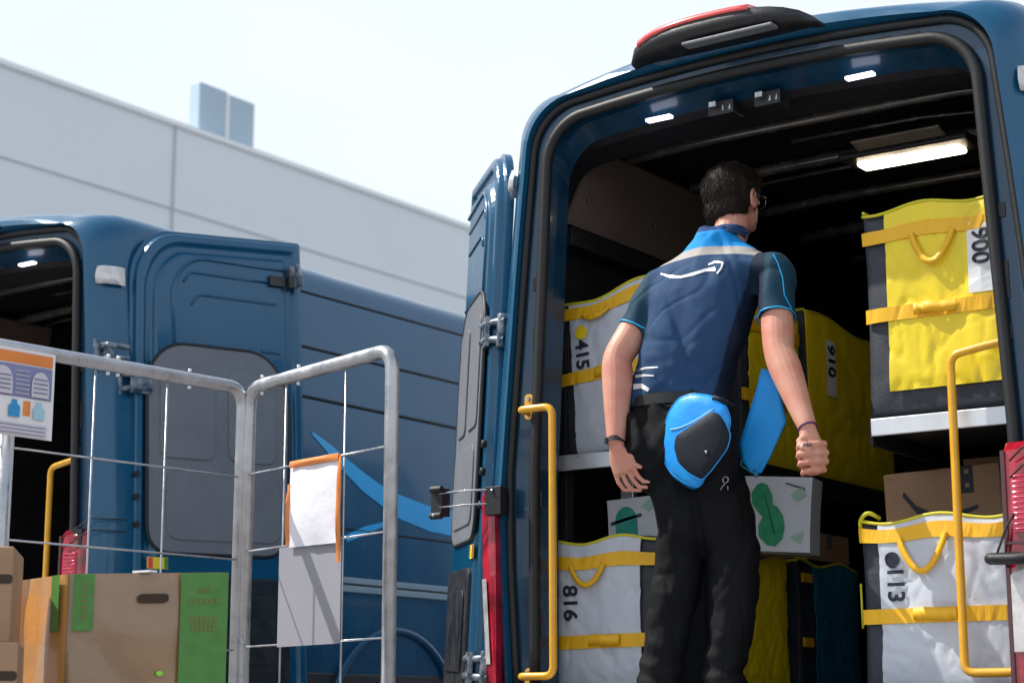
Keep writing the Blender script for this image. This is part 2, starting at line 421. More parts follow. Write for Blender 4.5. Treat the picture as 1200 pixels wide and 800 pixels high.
    for sd in (-1, 1):
        w = MB(); rings = []
        prof = [(.36, .0), (.365, .03), (.35, .10), (.33, .22), (.22, .24), (.21, .10)]
        for i in range(29):
            a_ = 2*PI*i/28; rings.append([Vector((sd*(1.02-px), FR+.45+r*math.cos(a_), .37+r*math.sin(a_))) for r, px in prof])
        w.loft(rings, 0); w.tube([(sd*1.0, FR+.45, .37), (sd*.82, FR+.45, .37)], .21, 24, 1)
        w.build('front_wheel', [M['tyre'], M['chrome']], v)
    # --- cargo bay lining
    l = MB()
    L = 3.4
    l.box((0, L/2+.02, .535), (1.9, L+.10, .03), 0)                            # floor deck
    l.box((0, L, 1.6), (1.86, .04, 2.1), 0)
    for sd in (-1, 1):
        l.box((sd*.975, L/2+.15, 1.33), (.03, L-.3, 1.56), 0)
        l.add([(sd*.96, .30, 2.11), (sd*.96, L, 2.11), (sd*.86, L, 2.62), (sd*.86, .30, 2.62)], [(0, 1, 2, 3)], 0)
    l.box((0, L/2+.17, 2.655), (1.82, L-.34, .02), 0)
    l.build('cargo_lining', [M['lining']], v)
    p = MB()                                                                 # brown board high on the left wall, with the dark rail under it
    for sd in (-1, 1):
        vs = [(sd*.905, .30, 2.29), (sd*.905, 1.35, 2.29), (sd*.850, 1.35, 2.60), (sd*.850, .42, 2.60)]
        p.add(vs+[(x+sd*.012, y, z) for x, y, z in vs], [(0, 1, 2, 3), (7, 6, 5, 4), (0, 4, 5, 1), (1, 5, 6, 2), (2, 6, 7, 3), (3, 7, 4, 0)], 0)
    p.pieces('side_board', [M['brown']], v)
    for sd in (-1, 1):
        p = MB()
        p.box((sd*.905, 1.7, 2.235), (.06, 2.8, .07), 0)
        for y in (.42, .9, 1.4): p.tube([(sd*.885, y, 2.40), (sd*.87, y, 2.40)], .008, 8, 1)
        p.build('wall_rail', [M['black'], M['chrome']], v, bevel=.01)
    p = MB()
    for y, dz, w in ((.62, 0, .05), (1.10, 0, .06), (1.28, .01, .02), (1.62, 0, .05), (2.1, 0, .06), (2.6, 0, .05)):
        path = [(-.82+1.64*i/12, y, 2.615+dz-.02*(abs(i-6)/6)**3) for i in range(13)]
        p.tube(path, w*.42, 6)
    p.tube([(-.5, .45, 2.60), (.1, .52, 2.61), (.78, .50, 2.59)], .007, 6)
    p.tube([(-.2, .78, 2.60), (.3, .82, 2.61), (.78, .86, 2.58)], .008, 6)
    p.pieces('roof_rib', [M['rib']], v)
    # --- seal round the opening
    s = MB(); a = opening(-.010, .008, .56)
    s.tube([(x, .045, z) for x, z in a], .021, 8); s.build('door_seal', [M['rubber']], v)
    s = MB(); a = arch(.126, 2.672, .19, .5, 0, .033); s.tube([(x, .045, z) for x, z in a], .016, 6); s.build('gutter_seal', [M['rubber']], v)
    # stamped slots in the header flange
    s = MB()
    for i in range(13):
        x = -.60+.1*i; s.box((x, .052, 2.640-.02*(x/.6)**2+.004), (.055, .006, .014), 0)
    s.pieces('stamped_slot', [M['black']], v)
    s = MB()                                                                  # stamped plates on the pillar flanges
    for sd in (-1, 1):
        for z, h in ((.80, .10), (1.0, .05), (1.23, .06), (1.40, .03), (1.62, .05), (1.78, .12), (2.0, .05)):
            s.box((sd*.862, .053, z), (.035, .008, h), 0)
    s.pieces('pillar_plate', [M['black']], v, bevel=.003)
    for x in (-.145, .035):
        s = MB()
        s.box((x, .17, 2.545), (.10, .08, .05), 0); s.box((x-.02, .12, 2.555), (.03, .03, .022), 1); s.tube([(x+.01, .13, 2.53), (x+.01, .13, 2.56)], .006, 6, 1); s.tube([(x+.035, .13, 2.53), (x+.035, .13, 2.56)], .006, 6, 1)
        s.build('striker', [M['black'], M['chrome']], v, bevel=.004)
    for x in (-.385, .385):
        s = MB(); s.box((x, .12, 2.548), (.10, .028, .012), 0); s.build('header_lamp', [M['ledon']], v, bevel=.003)
    # --- interior lamp
    q = MB()
    q.box((.235, .86, 2.505), (.50, .17, .028), 0); lf = q.build('cargo_lamp', [M['black']], v, bevel=.01)
    q = MB(); q.box((.235, .87, 2.483), (.40, .085, .022), 0); q.build('diffuser', [M['lampon']], lf, bevel=.01)
    q = MB(); q.box((.25, .72, 2.515), (.34, .07, .01), 0, Matrix.Rotation(R(-12), 3, 'X')); q.build('lamp_bracket', [M['brown2']], lf, bevel=.003)
    # --- high brake light
    q = MB(); rings = []
    for i in range(17):
        t = i/16; x = -.41+.72*t; k = (1-abs(2*t-1)**2.6)**.5 if 0 < t < 1 else 0.02; k = max(k, .12)
        rings.append([Vector((x, .04-.0*k, 2.715)), Vector((x, .02-.09*k, 2.700+.01*k)), Vector((x, .00-.13*k, 2.705+.02*k)), Vector((x, -.01-.12*k, 2.705+.072*k)), Vector((x, .06, 2.71+.095*k)), Vector((x, .20, 2.71+.075*k))])
    q.loft(rings, 0, closed=True, caps=True)
    hb = q.build('brake_light_housing', [M['black']], v)
    q = MB(); rings = []
    for i in range(13):
        t = i/12; x = -.345+.45*t
        k = (1-abs(2*(x+.41)/.72-1)**2.6)**.5
        rings.append([Vector((x, -.02-.10*k, 2.700+.064*k)), Vector((x, -.022-.112*k, 2.708+.066*k)), Vector((x, -.02-.108*k, 2.718+.072*k)), Vector((x, .01-.08*k, 2.722+.078*k)), Vector((x, -.0-.06*k, 2.70+.06*k))])
    q.loft(rings, 0, closed=True, caps=True); q.build('brake_light_lens', [M['redlens2']], hb)
    q = MB(); q.box((.02, -.10, 2.700), (.34, .05, .012), 0); q.build('number_plate_lamp', [M['greytrim']], hb, bevel=.004)
    # --- pillar lamps, clearance lamps
    for sd in (-1, 1):
        q = MB(); rings = []
        zs = [.46, .47, .55, .72, .9, 1.05, 1.18, 1.25, 1.275]
        for z in zs:
            e = .0 if .46 < z < 1.27 else .02
            wv = halfw(z); top = max(0, (z-1.0)/.275)
            xin = (.845 if sd > 0 else 1.0)+.01*top
            rings.append([Vector((sd*xin, .03, z)), Vector((sd*xin, -.008+e, z)), Vector((sd*(wv-.07), -.010+e, z)), Vector((sd*(wv-.025), .015+e, z)), Vector((sd*(wv+.006-e), .07, z)), Vector((sd*(wv+.004-e), .16-.06*top, z))] if sd < 0 else [Vector((sd*xin, .03, z)), Vector((sd*xin, -.008+e, z)), Vector((sd*(.94), -.018+e, z)), Vector((sd*(.985), -.012+e, z)), Vector((sd*(1.0-e), .01, z)), Vector((sd*(1.0-e), .06, z))])
        q.loft(rings, 0, smooth=False)
        tl = q.build('tail_light', [M['red']], v, bevel=.008)
        if sd > 0:
            q = MB(); q.box((sd*.918, -.0165, 1.09), (.085, .004, .17), 0)
            for i in range(11): q.tube([(sd*.88, -.0195, 1.015+.0155*i), (sd*.955, -.0195, 1.015+.0155*i)], .0032, 6, 0)
            q.build('lamp_optic', [M['optic']], tl, bevel=.001)
            q = MB(); q.box((sd*.852, -.012, .87), (.012, .006, .76), 0); q.box((sd*.92, -.0185, .975), (.13, .003, .008), 0); q.build('lamp_bezel', [M['darkred']], tl)
        q = MB(); rings = []
        for z, f in ((.66, 1), (.68, 1), (.88, 1), (.915, .6), (.955, .15)):
            wv = halfw(z)
            rings.append([Vector((sd*(.86+.06*(1-f)), -.0155, z)), Vector((sd*.94, -.0225, z)), Vector((sd*.983, -.017, z)), Vector((sd*.99, -.008, z))] if sd > 0 else [Vector((sd*(wv-.055), -.008, z)), Vector((sd*(wv-.022), .012, z)), Vector((sd*(wv+.0095), .068, z)), Vector((sd*(wv+.009), .12, z))])
        q.loft(rings, 0, smooth=False); q.build('reversing_lens', [M['clear']], tl)
        q = MB(); zz = 2.40
        q.loft([[Vector((sd*(halfw(z)-.055), .038-k, z)), Vector((sd*(halfw(z)-.02), .055-k, z)), Vector((sd*(halfw(z)+.006), .11-k*.5, z)), Vector((sd*(halfw(z)+.004), .15, z))] for z, k in ((2.362, .0), (2.368, .010), (2.395, .012), (2.42, .006), (2.445, -.004))], 0)
        q.build('clearance_lamp', [M['clear']], v)
    # --- bumper step
    q = MB()
    q.box((0, -.07, .46), (1.96, .26, .16), 0); q.box((0, -.07, .543), (1.55, .24, .010), 1)
    q.build('rear_bumper', [M['black'], M['alu']], v, bevel=.02)
    # --- grab handles
    def handle(pts, m1, m2):
        q = MB(); q.tube(rounded([Vector(p) for p in pts], .035, 6, closed=False), .0135, 12)
        for m in (m1, m2):
            pl = [(u, w) for u, w in rounded([Vector(p) for p in ((-.018, -.045), (.018, -.045), (.018, .045), (-.018, .045))], .017)]
            q.prism(pl, lambda a, c, w, m=m: Vector((m[0]+a, m[1]-.006+w, m[2]+c)), .012, 0)
            for k in (-.028, .028): q.tube([(m[0], m[1]-.007, m[2]+k), (m[0], m[1]-.013, m[2]+k)], .008, 8, 1)
        q.build('grab_handle', [M['yellowp'], M['chrome']], v)
    handle([(-.885, .02, 1.535), (-.885, -.03, 1.535), (-.745, -.03, 1.535), (-.745, -.03, .615), (-.885, -.03, .615), (-.885, .02, .615)], (-.885, .035, 1.555), (-.885, .035, .60))
    handle([(.86, .07, 1.595), (.80, .07, 1.59), (.672, .07, 1.57), (.672, .07, .605), (.80, .07, .605), (.86, .07, .605)], (.852, .065, 1.595), (.852, .065, .605))
    # --- rear doors folded back along the sides
    door_mesh(v, 1, Vector((1.10, .17, 0)), R(90)-R(17.7), R(-3.0), 'right')
    azl = math.atan2(math.cos(R(-8.5)-YAW), math.sin(R(-8.5)-YAW))
    door_mesh(v, -1, Vector((-1.15, .12, -.07)), azl, R(3.4), 'left')
    # --- door check straps
    for sd in (-1, 1):
        q = MB()
        zc = 1.235
        if sd > 0: q.box((sd*.955, .0, zc), (.06, .03, .08), 0)
        if sd < 0:
            q.box((-1.0, -.01, zc-.01), (.07, .04, .10), 0); q.tube([(-1.0, -.035, zc+.02), (-1.0, -.03, zc+.03)], .006, 6, 1)
            ex = Vector((-1.245, .02, 0)); st = Vector((-1.0, -.02, 0))
            for k in (-.02, .03): q.tube([(st.x, st.y, zc+k), (-1.10, -.045, zc+k), (ex.x, ex.y-.05, zc+k)], .0045, 6, 1)
            q.box((ex.x, ex.y-.03, zc), (.05, .05, .10), 0); q.tube([(ex.x-.02, ex.y-.06, zc+.045), (ex.x+.03, ex.y-.06, zc+.045)], .013, 8, 0); q.tube([(ex.x-.02, ex.y-.06, zc-.05), (ex.x+.03, ex.y-.06, zc-.05)], .013, 8, 0); q.tube([(ex.x, ex.y-.075, zc-.05), (ex.x, ex.y-.07, zc-.05)], .006, 8, 1)
        else:
            for k in (-.02, .03): q.tube([(.88, -.03, zc+k-.05), (.93, -.06, zc+k-.02), (1.05, -.02, zc+k+.05), (1.12, .12, zc+k+.05)], .0032, 6, 0)
            q.tube(rounded([Vector(p) for p in ((.92, -.02, .93), (.82, -.05, .93), (.825, -.09, .925), (.93, -.10, .92), (1.10, -.04, .96), (1.14, .15, .98))], .04, 6, closed=False), .017, 10, 0)
            q.tube([(.83, -.05, .93), (.86, -.03, 1.02), (.88, -.02, 1.06)], .004, 6, 0)
        q.build('door_check', [M['rubber'], M['chrome']], v, bevel=.003)
        if sd < 0: continue
        q = MB(); z = 2.04
        q.box((sd*.985, .06, z), (.09, .06, .10), 0)
        for k in (-.03, .03): q.tube([(sd*.99, .03, z+k), (sd*1.07, .01, z+k), (sd*1.11, .10, z+k*.8)], .013, 8, 0)
        q.tube([(sd*1.0, .01, z-.06), (sd*1.0, .01, z+.06)], .016, 10, 0)
        q.build('body_hinge', [M['hingem']], v, bevel=.004)
    return v
M['brown2'] = mat('warm_bracket', (.35, .30, .24), .35, .4, nscale=12, ncol=(.22, .19, .16))

main_van = make_van('delivery_van', (.022, 0, 0), 'dark blue delivery van with a loaded cargo bay that a worker is standing in')
van_two = make_van('delivery_van', (-4.245, .15, 0), 'blue delivery van with an empty dark cargo bay, parked behind the wire cage')

# shelving in the loaded van (moves with the van)
def shelving(v, ox):
    for sd, y0 in ((-1, .25), (1, .13)):
        s = MB(); xa = .375
        s.box((sd*(xa+.92)/2, y0+1.5, 1.385), (.92-xa, 3.0, .03), 0)
        s.box((sd*(xa+.92)/2, y0-.004, 1.378), (.92-xa, .012, .056), 1)
        s.box((sd*(xa-.004), y0+1.5, 1.36), (.012, 3.0, .08), 0)
        s.build('shelf', [M['lining'], M['alu']], v, bevel=.003)
        for y in (y0+.05, y0+1.5, y0+2.9):
            u = MB(); u.box((sd*.905, y, 1.25), (.03, .05, 1.4), 0); u.build('shelf_upright', [M['black']], v, bevel=.003)
    u = MB(); u.box((-.765, .50, .96), (.055, .03, .82), 0); u.build('shelf_bracket', [M['alu']], v, bevel=.003)
shelving(main_van, 0)

# ------------------------------------------------------------------ tote bags
def tote(label, loc, rz, w, h, d, face, strip, number=None, mark=None, roll=0, straps=(.86, .40), strip_w=.075, top_skew=0, num_x=.22, num_z=.64, num_size=.095, loop=(.30, .62), group='delivery totes stacked on the van shelves', seed=0, numwhite=False, bottom=0, loopz=0):
    t = empty('tote_bag', loc, (0, roll, rz)); tag(t, label, 'tote bag', group)
    def puff(u, v):   # soft front face, u,v in 0..1
        e = max(0, min(u, 1-u, v*1.0, 1-v))
        n = noise.noise(Vector((u*3.3+seed*7.1, v*3.1, seed)))*.006 + noise.noise(Vector((u*11+seed, v*3-u*6, seed*3.3)))*.0015
        cr = (1-abs(noise.noise(Vector((u*4+v*6, v*2-u*4, seed+9))))*5)*.0 - max(0, 1-abs(noise.noise(Vector((u*3.5+v*4.5, v*1.5-u*3, seed+9))))*9)*.0045 - max(0, 1-abs(noise.noise(Vector((u*6-v*3.5, v*2+u*3, seed+19))))*10)*.0035
        return -(.014*min(1, e*6)**.5) - (n+cr)*min(1, e*10)
    def pos(u, v, out=0):
        x = (u-.5)*w; z = v*h + (v**3)*top_skew*(u-.5)*h + v**6*.012*math.sin(u*9+seed)
        side = 1-.03*math.sin(v*PI)
        return Vector((x*side, puff(u, v)-out, z))
    # body: dark sides, top and back
    b = MB(); nu, nv = 30, 34
    fr = [[pos(i/nu, j/nv) for i in range(nu+1)] for j in range(nv+1)]
    bk = [[Vector((p.x*.98, d, p.z)) for p in row] for row in fr]
    fr = [[q+Vector((0, .007, 0)) for q in row] for row in fr]
    vs = [p for row in fr for p in row]; fs = [(j*(nu+1)+i, j*(nu+1)+i+1, (j+1)*(nu+1)+i+1, (j+1)*(nu+1)+i) for j in range(nv) for i in range(nu)]
    b.add(vs, fs, 0, True)
    rim = [fr[0][i] for i in range(nu)]+[fr[j][nu] for j in range(nv)]+[fr[nv][i] for i in range(nu, 0, -1)]+[fr[j][0] for j in range(nv, 0, -1)]
    rb = [Vector((p.x*.98, d, p.z)) for p in rim]; md = [Vector((p.x*1.01, d*.5, p.z+(.01 if p.z > h*.8 else 0))) for p in rim]
    rim.append(rim[0]); rb.append(rb[0]); md.append(md[0])
    b.loft([rim, md, rb], 0, smooth=False); b.add(rb[:-1], [list(range(len(rb)-1))], 0)
    body = b.build('bag_body', [M['bagk']], t)
    # coloured front panel, proud of the dark fabric
    u0, u1 = (strip_w/w, 1-.004) if strip == 'L' else ((.004, 1-strip_w/w) if strip == 'R' else (.004, .996))
    v0 = bottom
    p = MB(); G = [[pos(u0+(u1-u0)*i/44, v0+(.998-v0)*j/48, .003+.0008*math.sin(i*.7+j*.3)) for i in range(45)] for j in range(49)]
    vs = [q for r_ in G for q in r_]; p.add(vs, [(j*45+i, j*45+i+1, (j+1)*45+i+1, (j+1)*45+i) for j in range(48) for i in range(44)], 0, True)
    rim2 = [G[0][i] for i in range(44)]+[G[j][44] for j in range(48)]+[G[48][i] for i in range(44, 0, -1)]+[G[j][0] for j in range(48, 0, -1)]; rim2.append(rim2[0])
    p.loft([rim2, [q+Vector((0, .004, 0)) for q in rim2]], 0)
    p.build('front_panel', [face], t, fix=False)
    # piping along the top
    p = MB(); p.tube([pos(i/20, .999, .003) for i in range(21)], .0055, 6)
    p.tube([Vector((-w/2*.99, d*i/6, h*(1-top_skew*.5)+.004)) for i in range(7)], .005, 6)
    p.build('piping', [M['piping']], t)
    # straps
    for si, sv in enumerate(straps):
        s = MB(); n = 30; hh = .023
        def strp(u, vv, o): q = pos(min(max(u, 0), 1), vv, o); return q+Vector((w*(u-min(max(u, 0), 1)), 0, 0))
        lo = [strp(-.008+1.016*i/n, sv-hh/h, .008+.0006*math.sin(i*.4)) for i in range(n+1)]; hi = [strp(-.008+1.016*i/n, sv+hh/h, .008+.0006*math.sin(i*.5+1)) for i in range(n+1)]
        s.loft([lo, hi, [q+Vector((0, .005, 0)) for q in hi], [q+Vector((0, .005, 0)) for q in lo], lo], 0, smooth=False)
        s.build('strap', [M['strap']], t)
        if si == 0 and loop:
            # hanging loop handle
            s = MB(); a, c = loop; k = 16; rad = .01
            cen = [(a+(c-a)*i/k, sv-.02-(.13+loopz)*math.sin(PI*i/k)**.8) for i in range(k+1)]
            A_ = [pos(u, vv, .014+.012*math.sin(PI*i/k)) for i, (u, vv) in enumerate(cen)]
            B_ = []
            for i, q in enumerate(A_):
                tg = (A_[min(i+1, k)]-A_[max(i-1, 0)]).normalized(); nn = Vector((0, 1, 0)).cross(tg).normalized(); B_.append(nn*.010)
            s.loft([[q+o for q, o in zip(A_, B_)], [q-o for q, o in zip(A_, B_)], [q-o+Vector((0, .0035, 0)) for q, o in zip(A_, B_)], [q+o+Vector((0, .0035, 0)) for q, o in zip(A_, B_)], [q+o for q, o in zip(A_, B_)]], 0)
            s.build('handle', [M['strap']], t)
        else:
            # slack fold of webbing with a stitched tab
            s = MB(); k = 12; a, c = (.36, .66)
            cen = [(a+(c-a)*i/k, sv+.004*math.sin(i*.5)) for i in range(k+1)]
            A_ = [pos(u, vv, .014+.010*math.sin(PI*i/k)) for i, (u, vv) in enumerate(cen)]
            s.loft([[q+Vector((0, 0, .022)) for q in A_], [q-Vector((0, 0, .014)) for q in A_], [q+Vector((0, .004, -.014)) for q in A_], [q+Vector((0, .004, .022)) for q in A_], [q+Vector((0, 0, .022)) for q in A_]], 0)
            s.build('webbing_tab', [M['strap']], t)
    # number, written sideways
    if number:
        if numwhite:
            s = MB(); hw = .042; top, bot = min(.97, num_z+.12), num_z-.22
            g = [[pos(num_x+x/w, bot+(top-bot)*j/10, .0065) for x in (-hw, 0, hw)] for j in range(11)]
            vs = [q for r_ in g for q in r_]; s.add(vs, [(j*3+i, j*3+i+1, j*3+i+4, j*3+i+3) for j in range(10) for i in range(2)], 0); s.build('white_label', [M['white']], t, fix=False)
        s = MB(); vs, fs = text_mb(number, num_size*1.28, bold=.0016)
        out = [pos(num_x+v.y/w, num_z-v.x/h, .0085+v.z) for v in vs]
        s.add(out, fs, 0); s.build('number', [M['number']], t, fix=False)
    if mark:
        col, mu, mv, mr = mark
        s = MB(); c = circle(0, 0, mr, 24); s.prism(c, lambda a, e, o: pos(mu+a/w, mv+e/h, .007+o), .001, 0); s.build('dot_mark', [M[col]], t, fix=False)
    return t

def tote_y(label, yfront, x0, x1, z0, z1, depth, **k):   # a tote whose front looks out of the rear opening
    return tote(label, ((x0+x1)/2, yfront, z0), 0, x1-x0, z1-z0, depth, **k)
def tote_x(label, xfront, y0, y1, z0, z1, depth, **k):   # a tote whose front looks across the aisle
    return tote(label, (xfront, (y0+y1)/2, z0), PI/2, y1-y0, z1-z0, depth, **k)

tote_y('white tote numbered 415 with a yellow dot, on the upper left shelf beside the worker', .29, -.895, -.42, 1.42, 1.995, .32, face=M['bagw'], strip='L', number='415', mark=('bagy', .255, .785, .027), roll=R(-3.6), straps=(.925, .49), strip_w=.07, top_skew=.10, num_x=.25, num_z=.635, num_size=.060, loop=(.28, .52), seed=1, loopz=-.09)
tote_y('white tote numbered 816 standing on the van floor behind the left yellow grab handle', .215, -.885, -.44, .552, 1.09, .32, face=M['bagw'], strip='R', number='816', straps=(.86, .345), strip_w=.07, num_x=.18, num_z=.60, num_size=.066, loop=(.20, .52), seed=2, roll=R(-.6))
tote_y('white tote numbered 113 with a dark round mark, standing by the right grab handle', .15, .335, .825, .552, 1.085, .32, face=M['bagw'], strip='L', number='113', mark=('number', .225, .765, .026), straps=(.915, .435), strip_w=.062, num_x=.235, num_z=.62, num_size=.060, loop=(.28, .60), seed=3, loopz=.08)
tote_y('bright yellow tote with a white number label, on the upper right shelf', .145, .385, .865, 1.412, 2.085, .32, face=M['bagy'], strip='L', number='900', straps=(.875, .485), strip_w=.078, num_x=.84, num_z=.755, num_size=.062, loop=(.36, .66), seed=4, numwhite=True, bottom=.115, loopz=.02)
tote_x('dim yellow tote on the upper shelf, partly hidden behind the upper right arm', -.37, .68, 1.16, 1.402, 1.985, .40, face=M['bagy'], strip='L', strip_w=.05, straps=(.88, .42), loop=(.3, .6), seed=5)
tote_x('dim yellow tote numbered 910 at the far end of the upper left shelf', -.36, 1.20, 2.02, 1.402, 2.03, .40, face=M['bagy'], strip='R', strip_w=.03, number='910', num_x=.22, num_z=.74, num_size=.066, straps=(), loop=None, seed=6, numwhite=True, top_skew=-.07)
tote_x('plain dim yellow tote on the van floor, behind the legs of the worker', -.37, .56, 1.02, .552, 1.05, .40, face=M['bagy'], strip='R', strip_w=.03, straps=(), loop=None, seed=7)
tote_x('teal tote with a black strip, on the van floor between the yellow and white totes', -.36, 1.08, 1.60, .552, 1.06, .40, face=M['bagt'], strip='L', strip_w=.11, straps=(), loop=None, seed=8)
# its yellow webbing ends
tb = [o for o in COL.objects if o.get('label', '').startswith('teal tote')][0]
q = MB()
for z in (.445, .205): q.box((-.225, -.02, z), (.075, .012, .035), 0)
q.pieces('strap', [M['strap']], tb, bevel=.002)
q = MB(); 
tw = [o for o in COL.objects if '113' in o.get('label', '')][0]
q.tube(rounded([Vector(p) for p in ((-.235, .02, .48), (-.252, -.0, .53), (-.215, -.01, .565), (-.185, .02, .54))], .03, 5, closed=False), .007, 8)
q.tube([(-.262, .03, .20), (-.264, .03, .34)], .004, 6)
q.build('carry_loop', [M['piping']], tw)

# ------------------------------------------------------------------ cartons and paper bags inside the van
def smile_box():
    t = empty('cardboard_box', at(1106, 606, Y=.47)+Vector((0, 0, 0)), (0, R(-2), R(2))); t.location.z = 1.10
    tag(t, 'brown cardboard box with a curved black arrow, on top of the tote numbered 113', 'box')
    q = MB(); q.box((0, .13, .09), (.40, .26, .18), 0); q.build('carton', [M['card']], t, bevel=.006)
    q = MB(); up = [(-.13, .115), (-.09, .065), (-.03, .035), (.04, .03), (.12, .05)]; lo = [(.12, .038), (.04, .010), (-.03, .010), (-.09, .040), (-.135, .10)]
    q.prism(up+lo, lambda a, c, w: Vector((a, -.002-w, c)), .0008, 0)
    q.box((.085, -.0015, .135), (.05, .001, .09), 0); q.build('arrow_print', [M['number']], t, fix=False)
    q = MB(); q.box((.09, -.003, .16), (.014, .001, .014)); q.box((.09, -.003, .115), (.014, .001, .014)); q.box((-.17, -.003, .165), (.04, .001, .006)); q.build('print_dots', [M['card']], t)
smile_box()
t = empty('cardboard_box', (-.50, 1.38, 1.075)); tag(t, 'small brown carton lying on the teal tote', 'box')
q = MB(); q.box((0, 0, .055), (.26, .36, .11), 0); q.build('carton', [M['card']], t, bevel=.005)
q = MB(); q.box((0, 0, .1112), (.26, .05, .001), 0); q.box((.1305, 0, .08), (.001, .05, .06), 0); q.build('tape', [M['strap2']] if 'strap2' in M else [M['brown']], t)
t = empty('cardboard_box', (.62, .62, 1.10)); tag(t, 'brown carton high behind the box with the arrow, close under the right shelf', 'box')
q = MB(); q.box((.04, .15, .115), (.34, .26, .23), 0); q.build('carton', [M['card']], t, bevel=.005)
q = MB(); q.box((.04, .0185, .20), (.05, .002, .06), 0); q.build('tape', [M['brown']], t)

def paper_bag(label, loc, rz, w, h, d, shapes, tilt=0):
    t = empty('paper_bag', loc, (0, tilt, rz)); tag(t, label, 'paper bag', 'white paper bags with green print')
    q = MB(); zz = [0, .3, .6, .9, 1]
    rings = []
    for z in zz:
        k = 1-.02*math.sin(z*PI); rings.append([Vector((-w/2*k, 0, h*z)), Vector((w/2*k, 0, h*z)), Vector((w/2*k, d*.5+.01, h*z)), Vector((w/2*k, d, h*z)), Vector((-w/2*k, d, h*z)), Vector((-w/2*k, d*.5+.01, h*z))])
    q.loft(rings, 0, closed=True, smooth=False); q.add(rings[0], [list(range(6))], 0)
    q.add(rings[-1], [list(range(6))[::-1]], 0)
    q.build('bag_body', [M['paper']], t)
    for poly, m_ in shapes:
        q = MB(); q.prism(poly, lambda a, c, o: Vector((a, -.0035-o, c)), .001, 0); q.build('print', [M[m_]], t, fix=False)
paper_bag('white paper bag with a dark banded green arch, on the tote numbered 816', (-.655, .40, 1.10), 0, .23, .155, .12,
          [(circle(-.035, .075, .045, 24, .05)[0:13]+[(-.08, .01), (.01, .01)], 'tealink'), ([(-.10, .062), (.03, .085), (.03, .096), (-.10, .074)], 'navyink'),
           ([(.03, .12), (.06, .10), (.10, .13), (.065, .145)], 'greenlt')], R(-2))
paper_bag('white paper bag with large green leaf shapes, on the yellow tote right of the worker', (-.235, .60, 1.055), R(12), .31, .265, .14,
          [([(-.045, .235), (-.065, .205), (-.06, .165), (-.035, .135), (-.02, .12), (-.035, .09), (-.03, .05), (.0, .022), (.03, .018), (.055, .045), (.062, .085), (.055, .125), (.035, .155), (.015, .165), (.012, .20), (-.008, .235), (-.028, .243)], 'greenp'), ([(-.02, .20), (-.012, .20), (.03, .06), (.024, .06)], 'tealink'),
           ([(.08, .20), (.12, .235), (.135, .20), (.10, .18)], 'greenlt'), ([(.08, .05), (.13, .075), (.12, .03)], 'greenlt'), ([(-.12, .2), (-.09, .23), (-.08, .19)], 'greenlt'),
           ([(.06, .245), (.13, .225), (.13, .22), (.06, .24)], 'navyink')], R(4))

